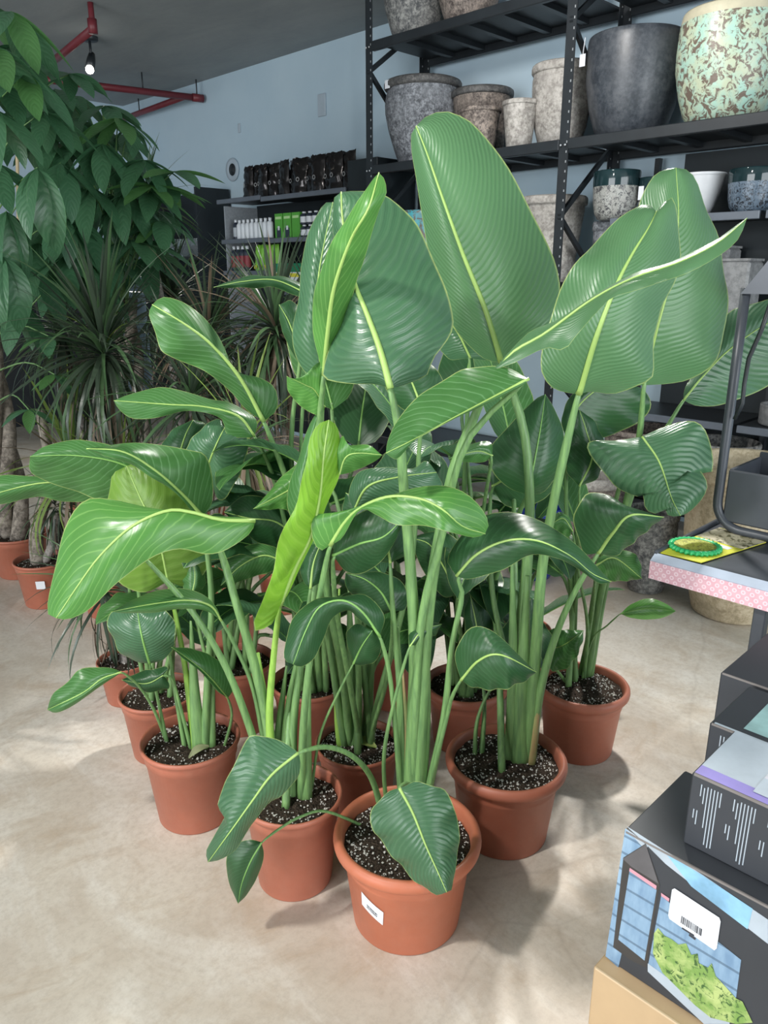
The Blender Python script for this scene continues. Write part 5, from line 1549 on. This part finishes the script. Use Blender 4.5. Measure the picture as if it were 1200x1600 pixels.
M['pr_sky'] = plain('print_sky_blue', (.25, .48, .68), .4, .3, 14)
M['pr_pale'] = plain('print_pale_grey', (.42, .48, .54), .4, .1, 14)
M['pr_dark'] = plain('print_dark_lantern', (.045, .042, .04), .45, .1, 8)
M['pr_grey'] = plain('print_lantern_roof', (.1, .095, .1), .45, .25, 10)
M['pr_pink'] = plain('print_pink_line', (.6, .3, .36), .4, .1)
M['pr_plant'] = crackle('print_green_plants', (.2, .34, .08), (.45, .55, .2), (.05, .12, .03), 90, .55, .45)
M['pr_teal'] = plain('print_teal_photo', (.3, .48, .48), .4, .25, 16)
M['pr_flower'] = crackle('print_flowers', (.42, .5, .48), (.6, .58, .66), (.2, .3, .2), 80, .56, .45)
M['pr_lilac'] = plain('print_lilac_stripe', (.24, .2, .5), .4, .2, 8)
def decal(name, X, poly, m, parent, lay=1):
    pts = [onx(px, py, X - .0004 * lay) for px, py in poly]
    return wobj(name, pts, [tuple(range(len(pts)))], m, parent, False)
def decz(name, Z, poly, m, parent, lay=1):
    pts = [onz(px, py, Z + .0004 * lay) for px, py in poly]
    return wobj(name, pts, [tuple(range(len(pts)))], m, parent, False)
def carton(label, a, b, m, name='carton', cat='box', flap=True, em='bx_edge'):
    root = empty(name, ((a[0] + b[0]) / 2, (a[1] + b[1]) / 2, a[2]), label, cat)
    MB().box(a, b, .0025).build('carton_body', M[m], root)
    if flap:
        MB().box((a[0] - .001, a[1] + .004, b[2] - .003), (a[0] + .002, b[1] - .004, b[2] + .0008)).build('lid_edge', M[em], root)
    return root
# plain cardboard box at the bottom
c0 = carton('plain brown cardboard box at the bottom of the stack', (1.03, -.1, 0), (1.29, .497, .313), 'carton', em='carton_edge')
mb = MB()
pa = [Vector((1.0295, .285 + .03 * math.cos(t), .311 - .016 * math.sin(t))) for t in [i * math.pi / 12 for i in range(13)]]
wobj('finger_notch', pa, [tuple(range(13))], M['bx_edge'], c0, False)
# lantern planter box
XB = 1.06
c1 = carton('black planter box printed with a lantern, blue siding and green plants', (XB, -.12, .3135), (1.295, .482, .598), 'bx')
decal('printed_siding', XB, [(977, 1294), (946, 1494), (966, 1512), (1010, 1330)], M['pr_blue'], c1)
decal('printed_siding', XB, [(977, 1294), (1010, 1330), (1010, 1330), (1012, 1322), (990, 1303)], M['pr_pale'], c1, 1)
decal('printed_sky', XB, [(978, 1290), (1098, 1367), (1200, 1437), (1200, 1475), (1040, 1350), (1010, 1320)], M['pr_pale'], c1)
decal('printed_sky', XB, [(1040, 1333), (1098, 1368), (1176, 1420), (1168, 1452), (1080, 1385)], M['pr_sky'], c1, 2)
decal('printed_window', XB, [(984, 1358), (1026, 1390), (1007, 1501), (966, 1468)], M['pr_blue'], c1, 2)
decal('printed_window', XB, [(1033, 1400), (1158, 1500), (1150, 1560), (1128, 1600), (1060, 1560), (1012, 1512)], M['pr_blue'], c1, 2)
decal('printed_lantern', XB, [(974, 1340), (1009, 1318), (1031, 1382), (1010, 1512), (985, 1500), (958, 1480)], M['pr_dark'], c1, 1.5)
decal('printed_lantern_roof', XB, [(973, 1342), (1009, 1319), (1029, 1381), (986, 1354)], M['pr_grey'], c1, 3)
decal('printed_pink_line', XB, [(984, 1356), (1026, 1384), (1025, 1390), (983, 1361)], M['pr_pink'], c1, 3)
decal('printed_pink_line', XB, [(1033, 1395), (1046, 1404), (1045, 1409), (1033, 1400)], M['pr_pink'], c1, 3)
decal('printed_ledge', XB, [(1012, 1505), (1060, 1540), (1140, 1590), (1140, 1600), (1100, 1600), (1012, 1518)], M['pr_pale'], c1, 3)
decal('printed_plants', XB, [(1022, 1458), (1028, 1450), (1038, 1462), (1050, 1468), (1060, 1476), (1072, 1474), (1080, 1492), (1090, 1490), (1092, 1505), (1106, 1512), (1112, 1505), (1118, 1525), (1132, 1540), (1150, 1560), (1160, 1565), (1176, 1598), (1150, 1600), (1110, 1590), (1085, 1570), (1060, 1545), (1035, 1520), (1020, 1490)], M['pr_plant'], c1, 4)
decal('price_label', XB, [(1050, 1390), (1054, 1388), (1124, 1434), (1126, 1440), (1120, 1482), (1116, 1485), (1046, 1436), (1044, 1430)], M['paper'], c1, 5)['label'] = 'white barcode price label'
rngB = random.Random(12)
t = 0.0
bars = MB()
while t < 1.0:
    w = rngB.uniform(.02, .06)
    x0, y0 = 1065 + 33 * t, 1431 + 21.5 * t
    x1, y1 = 1065 + 33 * min(1, t + w), 1431 + 21.5 * min(1, t + w)
    bars.add([onx(x, y, XB - .0024) for x, y in ((x0, y0), (x1, y1), (x1 - 1.5, y1 + 11), (x0 - 1.5, y0 + 11))], [(0, 1, 2, 3)])
    t += w + rngB.uniform(.015, .045)
o = bars.build('barcode', M['ink'], c1)
o['kind'] = 'stuff'
decal('printed_digits', XB, [(1066, 1449), (1085, 1461), (1084, 1463), (1065, 1451)], M['ink'], c1, 6)
decal('printed_digits', XB, [(1077, 1459), (1087, 1466), (1086, 1469), (1076, 1462)], M['ink'], c1, 6)
pa = [Vector((XB - .0008, .315 + .022 * math.cos(t), .5985 - .012 * math.sin(t))) for t in [i * math.pi / 12 for i in range(13)]]
# box with rows of text
XC = 1.10
c2 = carton('dark box with rows of white text and lilac edged flower photo on its lid', (XC, -.1, .5995), (1.27, .398, .735), 'bx')
ys = [(.385, 0), (.333, 1), (.281, 2), (.229, 3)]
for y0, k in ys:
    for j in range(7):
        z1 = .722 - (.0 if j not in (0, 1) else .004 * j)
        z0 = {0: .70, 1: .688, 2: .645, 3: .615, 4: .612, 5: .614, 6: .695}[j]
        y = y0 - .004 - j * .0052
        wobj('text_line', [(XC - .0006, y, z0), (XC - .0006, y - .0017, z0), (XC - .0006, y - .0017, z1), (XC - .0006, y, z1)], [(0, 1, 2, 3)], M['pr_pale'], c2, False)
    for j in range(2):
        y = y0 + .003 - j * .0052
        wobj('text_line', [(XC - .0006, y, .655 - .01 * j), (XC - .0006, y - .0017, .655 - .01 * j), (XC - .0006, y - .0017, .672), (XC - .0006, y, .672)], [(0, 1, 2, 3)], M['pr_pale'], c2, False)
def top(name, x0, x1, y0, y1, z, m, parent, lay=1):
    return wobj(name, [(x0, y0, z + .0005 * lay), (x1, y0, z + .0005 * lay), (x1, y1, z + .0005 * lay), (x0, y1, z + .0005 * lay)], [(0, 1, 2, 3)], m, parent, False)
top('printed_lilac_stripe', XC + .003, XC + .03, -.09, .395, .7352, M['pr_lilac'], c2)
top('printed_photo', XC + .03, 1.267, -.09, .395, .7352, M['pr_pale'], c2)
top('printed_flowers', XC + .06, 1.21, .1, .31, .7352, M['pr_flower'], c2, 2)
top('printed_planter', XC + .018, XC + .065, .1, .31, .7352, M['pr_pale'], c2, 3)
# teal photo box behind, tall black boxes
c3 = carton('dark box with teal succulent photo on its lid behind the text box', (1.302, -.1, .36), (1.49, .452, .712), 'bx')
top('printed_photo', 1.325, 1.48, -.08, .40, .7122, M['pr_teal'], c3)
top('printed_succulent', 1.37, 1.46, .25, .36, .7122, M['pr_plant'], c3, 2)
top('printed_border', 1.304, 1.31, -.08, .445, .7122, M['pr_pale'], c3)
for k in range(4):
    y = .43 - k * .006
    wobj('text_line', [(1.3014, y, .66), (1.3014, y - .002, .66), (1.3014, y - .002, .695), (1.3014, y, .695)], [(0, 1, 2, 3)], M['pr_pale'], c3, False)
carton('plain black box carrying the teal photo box', (1.305, -.1, 0), (1.5, .44, .3585), 'bx', flap=False)
carton('plain black box at floor level under the tall black box', (1.51, -.1, 0), (1.80, .5, .3585), 'bx', flap=False)
carton('tall plain black box standing behind the teal photo box', (1.505, -.1, .36), (1.80, .515, .712), 'bx')
